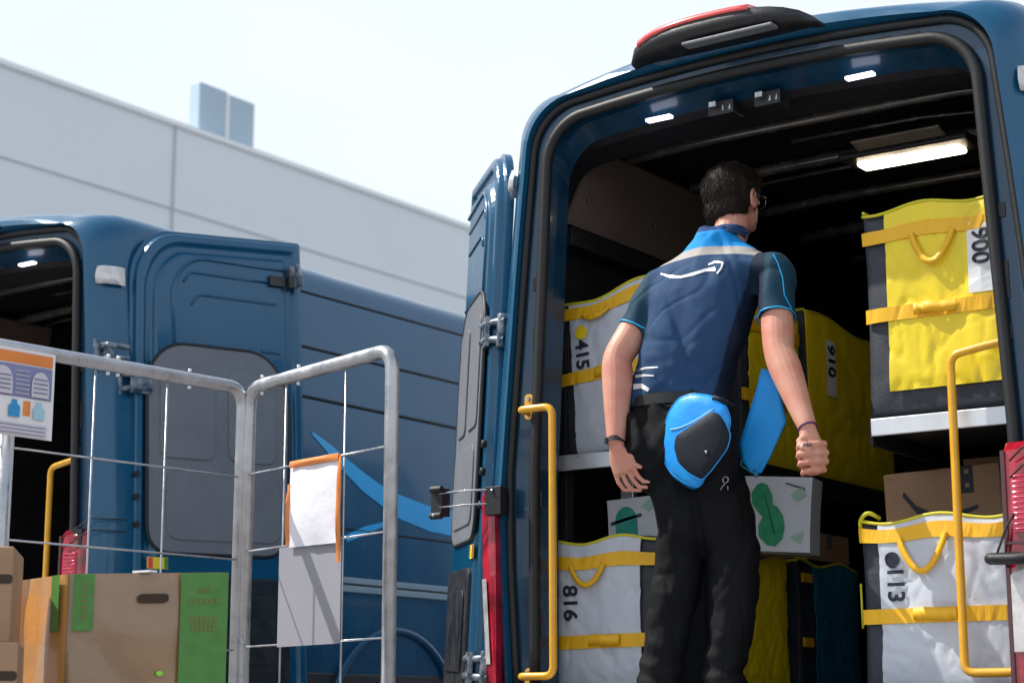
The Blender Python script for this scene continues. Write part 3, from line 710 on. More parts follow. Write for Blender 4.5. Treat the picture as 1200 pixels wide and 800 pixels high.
# ------------------------------------------------------------------ roll cage on the left
def roll_cage():
    corner = CAM + RT*(-.1418*6.5) + FH*6.5; corner.z = 0
    d1 = (RT*-.651+FH*-.759).normalized(); d2 = (RT*.61+FH*-.792).normalized()
    t = empty('roll_cage', corner); tag(t, 'grey steel wire roll cage standing open behind the vans, loaded with boxes', 'roll cage')
    H = 1.60
    w1, w2 = 1.15, .90
    Z = Vector((0, 0, 1))
    def panel(d, w, start, mid=None):
        f = MB(); a = d*start; b = d*w
        f.tube(rounded([a+Z*.2, a+Z*H, b+Z*H, b+Z*.2], .075, 7, closed=False), .0225, 12)
        f.tube([a+Z*.22, b+Z*.22], .015, 8)
        if mid is not None: f.tube([d*mid+Z*.2, d*mid+Z*(H-.02)], .024, 10)
        fo = f.build('side_frame', [M['steel']], t)
        return fo
    f1 = panel(d1, w1, .020, .975); f2 = panel(d2, w2, .020)
    # wires
    def wires(d, w, us, zs, fo, off):
        q = MB(); n = Vector((-d.y, d.x, 0))*off
        for u in us: q.tube([d*u+Z*.22+n, d*u+Z*H+n], .0036, 6)
        for z in zs: q.tube([Z*z+d*.02+n*1.7, d*w+Z*z+n*1.7], .0036, 6)
        q.build('wire_mesh', [M['steel']], fo, loc=(0, 0, 0))
    wires(d1, w1, [.357, .652, .95], [1.288, 1.005, .70, .45], f1, .004)
    wires(d2, w2, [.27, .64], [1.296, 1.032, .711, .45], f2, -.004)
    # small hook rivets where wires meet the tube
    q = MB()
    for d, us in ((d1, (.26, .56, .60)), (d2, (.10, .34))):
        for u in us:
            for s in (-1, 1): q.tube([d*u+Z*(H+s*.024), d*u+Z*(H+s*.034)], .006, 8)
    q.pieces('rivet', [M['white']], t)
    # base deck and castors
    c4 = [d1*.0+d2*.0, d1*w1, d1*w1+d2*w2, d2*w2]
    q = MB(); q.add([p+Z*.17 for p in c4]+[p+Z*.215 for p in c4], [(0, 1, 2, 3), (4, 5, 6, 7), (0, 1, 5, 4), (1, 2, 6, 5), (2, 3, 7, 6), (3, 0, 4, 7)], 0)
    q.build('base', [M['steel']], t)
    for p in c4:
        m = p+((c4[0]+c4[2])/2-p)*.12
        q = MB(); q.tube([m+d1*.02+Z*.065, m-d1*.02+Z*.065], .06, 16, 0); q.tube([m+Z*.10, m+Z*.17], .018, 8, 1); q.box(m+Z*.12, (.05, .05, .05), 1)
        q.build('castor', [M['tyre'], M['chrome']], t)
    # plates fixed to the panels
    def sheet(name, mats, d, u0, u1, z0, z1, off, bulge=0, nu=8, nv=10, parent=t, skew=0):
        nrm = Vector((d.y, -d.x, 0));
        if nrm.dot(-FH) < 0: nrm = -nrm
        q = MB(); G = []
        for j in range(nv+1):
            for i in range(nu+1):
                a, c = i/nu, j/nv
                G.append(d*(u0+(u1-u0)*a)+Z*(z0+(z1-z0)*c+skew*a)+nrm*(off+bulge*math.sin(PI*a)*math.sin(PI*min(1, c*1.0))+bulge*.35*noise.noise(Vector((a*4, c*4, u0)))))
        m = nrm*-.003
        q.add(G, [(j*(nu+1)+i, j*(nu+1)+i+1, (j+1)*(nu+1)+i+1, (j+1)*(nu+1)+i) for j in range(nv) for i in range(nu)], 0, True)
        N = len(G); rim = [i for i in range(nu+1)]+[(j)*(nu+1)+nu for j in range(1, nv+1)]+[nv*(nu+1)+i for i in range(nu-1, -1, -1)]+[j*(nu+1) for j in range(nv-1, 0, -1)]
        q.add(G+[g+m for g in G], [(rim[i], rim[(i+1) % len(rim)], rim[(i+1) % len(rim)]+N, rim[i]+N) for i in range(len(rim))], 0)
        q.add([g+m for g in G], [(j*(nu+1)+i, (j+1)*(nu+1)+i, (j+1)*(nu+1)+i+1, j*(nu+1)+i+1) for j in range(nv) for i in range(nu)], 0)
        o = q.build(name, mats, parent, fix=False)
        return o
    sheet('grey_plate', [M['plate']], d2, .262, .642, .703, 1.028, .012)
    ps = sheet('document_pocket', [M['sheet']], d2, .343, .640, 1.022, 1.298, .026, .014, skew=-.006)
    sheet('orange_border', [M['orange']], d2, .352, .648, 1.282, 1.304, .034, .010, parent=ps, nv=3, skew=-.004)
    sheet('orange_border', [M['orange']], d2, .642, .658, .955, 1.295, .030, .010, parent=ps, nu=2)
    sheet('orange_border', [M['orange']], d2, .334, .347, 1.03, 1.23, .030, .010, parent=ps, nu=2)
    po = sheet('poster', [M['white']], d1, .838, 1.14, 1.318, 1.590, .045, .002)
    def pr(name, m, u0, u1, z0, z1, o): sheet(name, [m], d1, u0, u1, z0+.035, z1+.035, .0475+o*.0015, .002, nu=4, nv=4, parent=po)
    pr('print', M['orange'], .850, 1.10, 1.510, 1.545, 1)
    pr('print', M['lilac'], .850, 1.10, 1.405, 1.505, 1)
    for k, (u, z, ru, rz) in enumerate(((.895, 1.445, .032, .045), (1.035, 1.445, .038, .05))):
        nrm = -Vector((-d1.y, d1.x, 0)) if Vector((-d1.y, d1.x, 0)).dot(-FH) < 0 else Vector((-d1.y, d1.x, 0))
        q = MB(); q.prism([(u+ru*math.cos(a*PI/10), z+rz*abs(math.sin(a*PI/10))**.8) for a in range(11)]+[(u-ru, z-.035), (u+ru, z-.035)], lambda a, c, o: d1*a+Z*(c+.035)+nrm*(.0535+o), .001, 0)
        q.build('print', [M['pale']], po, fix=False)
        for i in range(4):
            pr('print_line', M['lilac'], u-ru*.8, u+ru*.8, z-.022+i*.014, z-.018+i*.014, 6)
    for i in range(6): pr('print_line', M['pale'], .935, .985, 1.415+i*.014, 1.418+i*.014, 4)
    pr('print', M['orange'], .925, .950, 1.350, 1.395, 1)
    for u, m in ((.985, M['cyanink']), (.895, M['cyanlt'])):
        nrm = Vector((-d1.y, d1.x, 0)); nrm = nrm if nrm.dot(-FH) > 0 else -nrm
        q = MB(); q.prism([(u-.020, 1.342), (u+.020, 1.342), (u+.020, 1.375), (u+.009, 1.383), (u+.009, 1.395), (u-.009, 1.395), (u-.009, 1.383), (u-.020, 1.375)], lambda a, c, o: d1*a+Z*(c+.035)+nrm*(.052+o), .001, 0)
        q.build('print', [m], po, fix=False)
    pr('print', M['pale'], .86, 1.09, 1.285, 1.325, 1)
    for i in range(3): pr('print_line', M['lilac'], .87, 1.08, 1.292+i*.012, 1.294+i*.012, 3)
    return t, corner, d1, d2
cage, CORNER, D1, D2 = roll_cage()

# ------------------------------------------------------------------ boxes in the cage
def big_box():
    FD = 5.35
    e = at(80, 672, Fd=FD)
    right = (RT*math.sin(R(62))+FH*math.cos(R(62))).normalized(); left = (RT*-math.sin(R(36))+FH*math.cos(R(36))).normalized()
    back = Vector((-right.y, right.x, 0)); back = back if back.dot(FH) > 0 else -back
    left = back*.94+left*.06; left.normalize()
    W, D = .472, .45; H = e.z-.218
    t = empty('cardboard_box', (e.x, e.y, e.z-H)); tag(t, 'large film-wrapped cardboard box with green bands, in the wire cage', 'box')
    Z = Vector((0, 0, 1)); dz = .022
    # left side faces the sun; its glow is put into the orange colour
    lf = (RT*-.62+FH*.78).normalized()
    q = MB(); P0 = Vector((0, 0, 0)); P1 = right*W; P2 = right*W+lf*.37; P3 = lf*.37
    n = 14
    def wallf(a, b, mi, za=H, zb_=H):
        nx, nz = 14, 14; G = []
        nr = (b-a).cross(Z).normalized()
        for j in range(nz+1):
            for i in range(nx+1):
                u, w = i/nx, j/nz; e_ = min(u, 1-u, w, 1-w)
                p = a+(b-a)*u+Z*((za+(zb_-za)*u)*w)+nr*(.012*noise.noise(Vector((u*3, w*3, mi*5)))+.006)*min(1, e_*6); G.append(p)
        q.add(G, [(j*(nx+1)+i, j*(nx+1)+i+1, (j+1)*(nx+1)+i+1, (j+1)*(nx+1)+i) for j in range(nz) for i in range(nx)], mi, True)
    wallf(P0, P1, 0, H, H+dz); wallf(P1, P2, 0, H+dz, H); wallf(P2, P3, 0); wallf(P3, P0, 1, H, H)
    q.add([P0+Z*(H-.004), P1+Z*(H+dz-.004), P2+Z*(H-.004), P3+Z*(H-.004)], [(0, 1, 2, 3)], 0)
    q.add([P0, P1, P2, P3], [(3, 2, 1, 0)], 0)
    bo = q.build('carton', [M['wrapped'], M['wraplit']], t)
    nf = right.cross(Z).normalized(); nf = nf if nf.dot(FH) < 0 else -nf
    nl = lf.cross(Z).normalized(); nl = nl if nl.dot(RT) < 0 else -nl
    def face(u, z, o): return right*u+Z*(z+dz*u/W)+nf*(.0155+o)
    def facel(u, z, o): return lf*u+Z*z+nl*(.0155+o)
    q = MB(); q.prism([(W-.147, .02), (W-.004, .02), (W-.004, H-.002), (W-.147, H-.002)], face, .001); q.build('green_band', [M['green']], t, fix=False)
    q = MB(); q.prism([(.012, H-.16), (.072, H-.16), (.072, H-.002), (.012, H-.002)], face, .001); q.prism([(.02, H-.16), (.07, H-.16), (.07, H-.002), (.02, H-.002)], facel, .001)
    q.build('green_tab', [M['green']], t, fix=False)
    q = MB()
    for i, (a, b, z) in enumerate(((.050, .09, H-.06), (.025, .12, H-.09), (.03, .115, H-.14), (.03, .115, H-.155), (.035, .11, H-.17))):
        for k in range(6):
            x = W-.147+a+(b-a)*k/6; q.prism([(x, z), (x+(b-a)/9, z), (x+(b-a)/9, z+.013), (x, z+.013)], lambda u, w, o: face(u, w, .002+o), .0006)
    for k in range(7): q.prism([(.035, H-.13+.016*k), (.052, H-.13+.016*k), (.052, H-.122+.016*k), (.035, H-.122+.016*k)], lambda u, w, o: face(u, w, .002+o), .0006)
    o_ = q.build('faint_print', [M['ink2']], t, fix=False)
    q = MB(); sl = rounded([Vector(p) for p in ((.200, H-.085), (.290, H-.085), (.290, H-.060), (.200, H-.060))], .013)
    q.prism([tuple(p) for p in sl], face, .001); q.build('hand_hole', [M['carddk']], t, fix=False)
    q = MB(); q.box(right*.22+Z*(H+.014)+nf*.004, (.07, .03, .006), 0); q.build('white_tape', [M['white']], t)
    q = MB(); q.prism(circle(.27, H-.285, .010, 12, .007), face, .001); q.build('green_sticker', [M['limes']], t, fix=False)
    return t
M['limes'] = mat('lime_sticker', (.25, .8, .03), .5)
big_box()
def small_box(label, px, py, fd, w, h, hole, rzoff):
    e = at(px, py, Fd=fd); d = (RT*math.cos(R(rzoff))+FH*math.sin(R(rzoff))); b = Vector((-d.y, d.x, 0))
    t = empty('cardboard_box', (e.x, e.y, e.z-h)); tag(t, label, 'box')
    q = MB(); Z = Vector((0, 0, 1)); c = -d*w/2+b*.17
    q.box(c+Z*h/2, (w, .34, h), 0, Matrix.Rotation(math.atan2(d.y, d.x), 3, 'Z')); q.build('carton', [M['card']], t, bevel=.005)
    q = MB(); sl = rounded([Vector(p) for p in ((-hole-.08, h-.10), (-hole, h-.10), (-hole, h-.075), (-hole-.08, h-.075))], .012)
    q.prism([tuple(p) for p in sl], lambda u, w_, o: d*u+Z*w_-b*(.001+o), .001); q.build('hand_hole', [M['carddk']], t, fix=False)
za = at(17, 640, Fd=5.12).z; zb2 = at(22, 752, Fd=5.05).z
small_box('brown cardboard box at the left edge, stacked on top of a lower carton', 17, 640, 5.12, .42, za-zb2-.001, .0, 10)
small_box('tall brown cardboard carton at the left edge, carrying a smaller box', 22, 752, 5.05, .42, zb2-.001, .0, 12)

# ------------------------------------------------------------------ the worker
def remesh(mb_list, voxel, name, smooth_it=3, disp=None):
    me = bpy.data.meshes.new(name); bm = bmesh.new()
    for m_ in mb_list:
        t = bpy.data.meshes.new('tmp'); t.from_pydata(m_.v, [], m_.f); b2 = bmesh.new(); b2.from_mesh(t)
        bmesh.ops.remove_doubles(b2, verts=b2.verts, dist=1e-6); bmesh.ops.recalc_face_normals(b2, faces=b2.faces); b2.to_mesh(t); b2.free()
        bm.from_mesh(t); bpy.data.meshes.remove(t)
    bm.to_mesh(me); bm.free()
    o = bpy.data.objects.new('tmp', me); COL.objects.link(o)
    md = o.modifiers.new('r', 'REMESH'); md.mode = 'VOXEL'; md.voxel_size = voxel; md.adaptivity = 0
    ms = o.modifiers.new('s', 'SMOOTH'); ms.iterations = smooth_it; ms.factor = .5
    dg = bpy.context.evaluated_depsgraph_get(); out = bpy.data.meshes.new_from_object(o.evaluated_get(dg)); out.name = name
    bpy.data.objects.remove(o); bpy.data.meshes.remove(me)
    if disp:
        ns = [v.normal.copy() for v in out.vertices]
        for v, n in zip(out.vertices, ns): v.co += n*disp(v.co)
    for p in out.polygons: p.use_smooth = True
    out.update()
    return out
def limb(pts, side, cap=True, n=18, sq=2.0, fix=None):
    """pts: [(centre, a(half width along side), b(half depth))]"""
    mb = MB(); rings = []; P = [Vector(p[0]) for p in pts]; k = len(P)
    side = Vector(side)
    def mk(c, t, a, b):
        u = (side-t*side.dot(t)).normalized(); w = t.cross(u)
        out = []
        for j in range(n):
            th = 2*PI*j/n; cx, sx = math.cos(th), math.sin(th)
            out.append(c+u*(abs(cx)**(2/sq)*(1 if cx > 0 else -1))*a+w*(abs(sx)**(2/sq)*(1 if sx > 0 else -1))*b)
        return out
    for i in range(k):
        t = fix if fix is not None else (P[min(i+1, k-1)]-P[max(i-1, 0)]).normalized(); a, b = pts[i][1], pts[i][2]
        if i == 0 and cap:
            for s_ in (.25, .6, .85): m_ = min(a, b); rings.append(mk(P[0]-t*m_*math.sqrt(1-s_*s_)*.6, t, a*s_, b*s_))
        rings.append(mk(P[i], t, a, b))
        if i == k-1 and cap:
            for s_ in (.85, .6, .25): m_ = min(a, b); rings.append(mk(P[i]+t*m_*math.sqrt(1-s_*s_)*.6, t, a*s_, b*s_))
    mb.loft(rings, 0, closed=True, caps=True)
    return mb
def smoothpts(pts, sub=3):
    """Catmull-Rom through (p,a,b)"""
    P = [(Vector(p), a, b) for p, a, b in pts]; out = []
    for i in range(len(P)-1):
        p0, p1, p2, p3 = P[max(i-1, 0)], P[i], P[i+1], P[min(i+2, len(P)-1)]
        for s_ in range(sub):
            t = s_/sub
            f = lambda a, b, c, d: .5*((2*b)+(-a+c)*t+(2*a-5*b+4*c-d)*t*t+(-a+3*b-3*c+d)*t**3)
            out.append((Vector([f(p0[0][k], p1[0][k], p2[0][k], p3[0][k]) for k in range(3)]), f(p0[1], p1[1], p2[1], p3[1]), f(p0[2], p1[2], p2[2], p3[2])))
    out.append(P[-1]); return out

def worker():
    T = R(14); fd = Vector((-math.sin(T), math.cos(T), 0)); rv = Vector((math.cos(T), math.sin(T), 0)); Z = Vector((0, 0, 1))
    base = Vector((-.22, .02, .55))
    root = empty('person', base); tag(root, 'person in a blue polo shirt and black trousers, seen from behind inside the van', 'person')
    inv = Matrix.Translation(-base)
    pel = at(797, 520, Y=.03); wai = at(796, 466, Y=.04); mid = at(812, 400, Y=.05); che = at(824, 345, Y=.08); sho = at(841, 302, Y=.11); nek = at(857, 272, Y=.15)
    hed = at(859, 235, Y=.19)
    LS = at(775, 332, Y=.05); RS = at(907, 318, Y=.12)
    LE = at(724, 420, Y=-.07); LW = at(722, 518, Y=-.125)
    RE = at(913, 412, Y=.04); RW = at(946, 500, Y=-.03)
    LH = at(797, 560, Y=.03); LK = at(796, 655, Y=.04); LA = at(774, 805, Y=0.0)
    RH = at(838, 548, Y=.05); RK = at(856, 660, Y=.08); RA = at(847, 805, Y=.05)
    # ---------------- naked body, one continuous surface
    B = []
    B.append(limb(smoothpts([(pel-Z*.06, .150, .105), (pel, .165, .115), (wai, .140, .100), (mid, .150, .105), (che, .165, .112), (sho-Z*.03, .138, .080), (sho+Z*.035, .070, .052)]), rv, fix=Z))
    B.append(limb([(sho, .07, .065), (nek, .060, .062), (nek.lerp(hed, .5), .058, .062)], rv))
    hd = fd*.9+rv*.45; hd.normalize(); hr = Vector((hd.y, -hd.x, 0))        # face turned to the right
    # head: cranium plus jaw
    def ell(c, rx, ry, rz, n=20, m=14):
        mb = MB(); rings = []
        for i in range(1, m):
            ph = PI*i/m; rings.append([c+hr*(rx*math.sin(ph)*math.cos(2*PI*j/n))+hd*(ry*math.sin(ph)*math.sin(2*PI*j/n))-Z*(rz*math.cos(ph)) for j in range(n)])
        mb.loft(rings, 0, closed=True, caps=True); return mb
    B.append(ell(hed+Z*.018, .080, .098, .104)); B.append(ell(hed+hd*.035-Z*.050, .056, .068, .066))
    B.append(ell(hed+hd*.088-Z*.078, .022, .020, .020))                       # chin
    B.append(limb([(hed+hd*.096+Z*.012, .010, .010), (hed+hd*.108-Z*.012, .013, .013), (hed+hd*.112-Z*.026, .016, .013)], hr))   # nose
    B.append(ell(hed+hd*.097-Z*.050, .024, .011, .007))                       # lips
    B.append(ell(hed+hd*.084+Z*.022, .050, .016, .012))                       # brow
    for s_ in (-1, 1):
        B.append(ell(hed+hr*s_*.034+hd*.080-Z*.002, .017, .012, .010))
        ec = hed+hr*s_*.084+hd*.004-Z*.010
        E_ = MB(); E_.tube([ec+hd*(-.002+.017*math.cos(a))*1.0+Z*(.030*math.sin(a))+hr*s_*(.006+.006*math.cos(a+PI)) for a in [2*PI*i/18 for i in range(18)]], .0055, 8, closed=True); B.append(E_)
        B.append(ell(ec-Z*.004, .008, .013, .023))
    # arms
    def arm(S, E, Wr, up):
        return limb(smoothpts([(S-Z*.03, .045, .045), (S.lerp(E, .35), .052, .052), (S.lerp(E, .75), .054, .054), (E, .050, .052), (E.lerp(Wr, .22), .053, .050), (E.lerp(Wr, .6), .043, .041), (Wr, .030, .032)]), up)
    B.append(arm(LS, LE, LW, rv)); B.append(arm(RS, RE, RW, rv))
    # legs inside the trousers
    for H_, K_, A_ in ((LH, LK, LA), (RH, RK, RA)):
        B.append(limb(smoothpts([(H_+Z*.04, .068, .075), (H_.lerp(K_, .5), .062, .068), (K_, .052, .056), (K_.lerp(A_, .35), .052, .056), (A_, .036, .04)]), rv))
        B.append(limb([(A_-Z*.01, .038, .045), (A_-Z*.03+fd*.05, .038, .035), (A_-Z*.035+fd*.14, .036, .022)], rv))
    # left hand: relaxed, thumb forward and to the inside
    Hn = []
    wd = (LW-LE).normalized(); pd = (RT*.30-Z*.95).normalized()              # direction of the palm
    ps = (RT*.80+Z*.12-FH*.50).normalized()                                   # across the palm
    pb = LW+wd*.01
    Hn.append(limb(smoothpts([(LW-wd*.03, .026, .026), (pb+pd*.01, .027, .021), (pb+pd*.045, .041, .020), (pb+pd*.092, .043, .017)]), ps))
    for i, (o, L) in enumerate(((-.032, .088), (-.011, .098), (.011, .092), (.031, .074))):
        fo_ = ps*(o*2.2); s0 = pb+pd*.086+ps*o*1.06; cd = (RT*.62-FH*.12)
        d1 = (pd*.95+cd*.22+fo_*2).normalized(); d2_ = (pd*.72+cd*.60+fo_).normalized(); d3 = (cd*1.0+pd*.05).normalized()
        p1 = s0+d1*L*.45; p2 = p1+d2_*L*.33; p3 = p2+d3*L*.28
        Hn.append(limb([(s0-pd*.025, .0092, .0092), (s0, .0088, .0090), (p1, .0086, .0086), (p2, .0078, .0078), (p3, .0064, .0064)], ps))
    tb_ = pb+pd*.020+ps*.024
    Hn.append(limb([(tb_-ps*.01, .013, .013), (tb_+(ps*.55+pd*.85).normalized()*.035, .0115, .0115), (tb_+(ps*.55+pd*.85).normalized()*.035+pd*.028, .0095, .0095), (tb_+(ps*.50+pd*.9).normalized()*.085, .0075, .0075)], ps))
    # right hand: loose fist, fingers wrapped across, seen from the finger side
    wd2 = (RW-RE).normalized(); c0 = RW+wd2*.012
    xr = (RT*.99+FH*.12).normalized(); dn = (-Z*.985+RT*.05).normalized(); tow = -FH
    Hn.append(limb(smoothpts([(RW-wd2*.03, .026, .028), (c0+dn*.012, .030, .026), (c0+dn*.050, .044, .028), (c0+dn*.095, .042, .026), (c0+dn*.132, .032, .022)]), xr))
    for i in range(4):
        z = .044+.0272*i; w_ = (.047, .051, .048, .039)[i]; r_ = (.0115, .0120, .0115, .0102)[i]
        cc = c0+dn*z+tow*.006
        pa = [cc+xr*(w_*.86)-tow*.015, cc+xr*(w_*.92)+tow*.014, cc+xr*(w_*.42)+tow*.031, cc-xr*(w_*.30)+tow*.031, cc-xr*(w_*.82)+tow*.018, cc-xr*(w_*.78)-tow*.006]
        pa = [p+dn*(.003*k) for k, p in enumerate(pa)]
        Hn.append(limb([(p, r_*(1, 1.05, 1.0, .98, .9, .8)[k], r_*(1, 1.05, 1.0, .98, .9, .8)[k]) for k, p in enumerate(pa)], Z))
    tb2 = c0+dn*.018-xr*.020+tow*.004
    Hn.append(limb([(tb2+xr*.012, .014, .014), (tb2-xr*.014+dn*.022+tow*.012, .013, .013), (tb2-xr*.008+dn*.044+tow*.030, .0115, .0115), (tb2+xr*.014+dn*.056+tow*.040, .0085, .0085)], Z))
    me = remesh(B+Hn, .0036, 'body', 2)
    me.materials.append(M['skin']); me.transform(inv)
    body = link('body', me, root)
    # ---------------- hair
    Hh = []
    c = hed+Z*.030
    Hh.append(ell(c-hd*.006, .092, .112, .102))
    Hh.append(ell(c-hd*.034-Z*.060, .080, .070, .078))
    Hh.append(ell(c+hd*.062+Z*.052, .060, .050, .036))
    for s_ in (-1, 1): Hh.append(limb([(hed+hr*s_*.081+hd*.020+Z*.045, .012, .02), (hed+hr*s_*.083+hd*.024-Z*.004, .006, .011)], hr))
    def hd_disp(co): return noise.noise(co*22)*.004+noise.noise(Vector((co.x*60, co.y*60, co.z*18)))*.002
    mh = remesh(Hh, .0045, 'hair', 2, hd_disp)
    # remove hair in front of the hair line (face side) and below the nape
    bm = bmesh.new(); bm.from_mesh(mh)
    dele = [v for v in bm.verts if ((v.co-hed).dot(hd) > .050 and (v.co-hed).z < .055) or (v.co-hed).z < -.098 or ((v.co-hed).z < .004 and (v.co-hed).dot(hd) > .0 and abs((v.co-hed).dot(hr)) > .064)]
    bmesh.ops.delete(bm, geom=dele, context='VERTS'); 
    # short tufts
    bm.normal_update(); vl = [v for v in bm.verts]
    rnd = random.Random(5)
    for v in rnd.sample(vl, min(9000, len(vl))):
        dv = Vector((noise.noise(v.co*14)*.9+rnd.uniform(-.2, .2), noise.noise(v.co*14+Vector((7, 7, 7)))*.9+rnd.uniform(-.2, .2), -1.0)); dv = (dv-v.normal*dv.dot(v.normal)).normalized()
        n = (v.normal*rnd.uniform(.15, .55)+dv).normalized(); s_ = n.cross(Vector((rnd.uniform(-1, 1), rnd.uniform(-1, 1), rnd.uniform(-1, 1)))).normalized()*.0009
        L = rnd.uniform(.012, .024); a = bm.verts.new(v.co-s_-v.normal*.002); b_ = bm.verts.new(v.co+s_-v.normal*.002); c_ = bm.verts.new(v.co+n*L); bm.faces.new((a, b_, c_))
    bm.to_mesh(mh); bm.free(); mh.transform(inv); mh.materials.append(M['hair']); link('hair', mh, root)
    # glasses
    g = MB(); 
    for s_ in (-1, 1):
        gc = hed+hr*s_*.036+hd*.108+Z*.002
        g.tube([gc+hr*(.024*math.cos(a))+Z*(.018*math.sin(a))-hd*abs(.006*math.cos(a)) for a in [2*PI*i/20 for i in range(20)]], .0016, 6, closed=True)
        g.tube([gc+hr*s_*.024-hd*.006+Z*.006, hed+hr*s_*.089+hd*.07+Z*.004, hed+hr*s_*.089-hd*.0+Z*.010], .0016, 6)
    g.tube([hed-hr*.013+hd*.11+Z*.004, hed+hr*.013+hd*.11+Z*.004], .0016, 6)
    for i, v in enumerate(g.v): g.v[i] = tuple(Vector(v)-base)
    g.build('glasses', [M['chrome']], root)
    # ---------------- shirt
    S_ = []
    S_.append(limb(smoothpts([(wai-Z*.028, .178, .128), (wai+Z*.04, .178, .128), (mid, .182, .130), (mid.lerp(che, .5), .188, .132), (che, .196, .132), (che.lerp(sho, .55), .200, .122), (sho-Z*.008, .172, .102), (sho+Z*.030, .118, .082), (sho+Z*.062, .082, .076), (sho+Z*.075, .074, .074)]), rv, sq=2.35, n=28, fix=Z))
    def sleeve(S, E, f, inward):
        return limb(smoothpts([(S-rv*inward*.10+Z*.030, .050, .066), (S-rv*inward*.045+Z*.012, .063, .076), (S+rv*inward*.004-Z*.015, .072, .080), (S.lerp(E, .35), .067, .074), (S.lerp(E, f), .066, .072)]), rv, cap=False, n=24)
    S_.append(sleeve(LS, LE, .66, -1)); S_.append(sleeve(RS, RE, .60, 1))
    def wr(co):
        t = noise.noise(Vector((co.x*9, co.y*9, co.z*3.2)))*.010
        t += noise.noise(Vector((co.x*16+co.z*9, co.y*16, co.z*7-co.x*12)))*.0055
        r1 = noise.noise(Vector((co.dot(RT)*7+co.z*1.6, co.y*2, co.z*.9))); t -= max(0, 1-abs(r1)*4)**1.5*.006
        r2 = noise.noise(Vector((co.dot(RT)*6-co.z*6, 4, co.z*4+co.dot(RT)*3))); t -= max(0, 1-abs(r2)*5)**2*.003
        low = max(0, 1-(co.z-wai.z+.03)/.25)
        t += low*.008*noise.noise(Vector((co.x*14, co.y*14, co.z*30)))
        t += -abs(noise.noise(Vector((co.x*7-co.z*4, 3, co.z*6+co.x*6))))*.012
        return t
    ms_ = remesh(S_, .006, 'shirt', 16, wr)
    bvh = BVHTree.FromPolygons([v.co.copy() for v in ms_.vertices], [tuple(p.vertices) for p in ms_.polygons])
    # --- shirt material: colour blocks sewn across the back
    m = bpy.data.materials.new('polo_shirt'); m.use_nodes = True; nt = m.node_tree; bs = nt.nodes['Principled BSDF']
    N = nt.nodes.new; Lk = nt.links.new
    tc = N('ShaderNodeTexCoord'); sep = N('ShaderNodeSeparateXYZ')
    mp = N('ShaderNodeMapping'); mp.vector_type = 'POINT'; Lk(tc.outputs['Object'], mp.inputs['Vector'])
    mp.inputs['Rotation'].default_value = (0, 0, -T)
    Lk(mp.outputs['Vector'], sep.inputs['Vector'])
    def math_(op, a, b=None, clamp=False):
        n = N('ShaderNodeMath'); n.operation = op; n.use_clamp = clamp
        for i, q in enumerate((a, b)):
            if q is None: continue
            if isinstance(q, (int, float)): n.inputs[i].default_value = q
            else: Lk(q, n.inputs[i])
        return n.outputs[0]
    def step(val, thr, soft=.003): return math_('DIVIDE', math_('SUBTRACT', val, thr), soft, True)
    def mix(f, a, b):
        n = N('ShaderNodeMix'); n.data_type = 'RGBA'; Lk(f, n.inputs[0])
        for i, q in ((6, a), (7, b)):
            if isinstance(q, tuple): n.inputs[i].default_value = (*q, 1)
            else: Lk(q, n.inputs[i])
        return n.outputs[2]
    xr_ = sep.outputs['X']; zz = sep.outputs['Z']
    c_sh = sho-base; ct = c_sh.dot(rv)
    dx = math_('SUBTRACT', xr_, ct)
    ax = math_('ABSOLUTE', dx)
    # the yoke line bows: height above a line that falls towards the arms
    yl = math_('ADD', zz, math_('MULTIPLY', math_('MULTIPLY', dx, dx), .55))
    navy, side_, blue, grey, teal = (.018, .058, .140), (.006, .016, .040), (.005, .26, .68), (.40, .38, .36), (.01, .18, .30)
    z_b = c_sh.z+.020; z_g = c_sh.z-.012
    col = mix(step(yl, z_g), navy, grey); col = mix(step(yl, z_b), col, blue); col = mix(step(zz, c_sh.z+.080), col, (.010, .045, .16))
    # side panels
    # side panel on the right follows a slanted seam
    col = mix(step(math_('ADD', dx, math_('MULTIPLY', math_('SUBTRACT', z_g, zz), .30)), .150), col, side_)
    # sleeves
    sl = math_('MULTIPLY', math_('MAXIMUM', step(dx, .185), step(math_('MULTIPLY', dx, -1.0), .212)), step(zz, che.z-base.z-.17))
    slc = mix(step(zz, 9.0), (.006, .042, .075), (.006, .042, .075))
    col = mix(sl, col, slc)
    nz = N('ShaderNodeTexNoise'); nz.inputs['Scale'].default_value = 380; nz.inputs['Detail'].default_value = 3; Lk(tc.outputs['Object'], nz.inputs['Vector'])
    bp = N('ShaderNodeBump'); bp.inputs['Strength'].default_value = .15; bp.inputs['Distance'].default_value = .003; Lk(nz.outputs['Fac'], bp.inputs['Height']); Lk(bp.outputs['Normal'], bs.inputs['Normal'])
    Lk(col, bs.inputs['Base Color']); bs.inputs['Roughness'].default_value = .78; bs.inputs['Specular IOR Level'].default_value = .3
    ms_.materials.append(m); ms_.transform(inv); shirt = link('polo_shirt', ms_, root)
    # decals draped on the back
    back = -FH
    def drape(name, mat_, polys, off=.0022):
        q = MB()
        for poly in polys:
            # poly is a strip: list of (top,bottom) pixel pairs
            up_, lo_ = [], []
            for (a, b_) in poly:
                for lst, (px, py) in ((up_, a), (lo_, b_)):
                    d = (at(px, py, Y=1.0)-CAM).normalized(); hit = bvh.ray_cast(CAM, d)
                    p = hit[0] if hit[0] is not None else at(px, py, Y=.0); lst.append(p-d*off-base)
            n = len(up_); vs = up_+lo_; q.add(vs, [(i, i+1, n+i+1, n+i) for i in range(n-1)], 0, True)
        return q.build(name, mat_, shirt, fix=False)
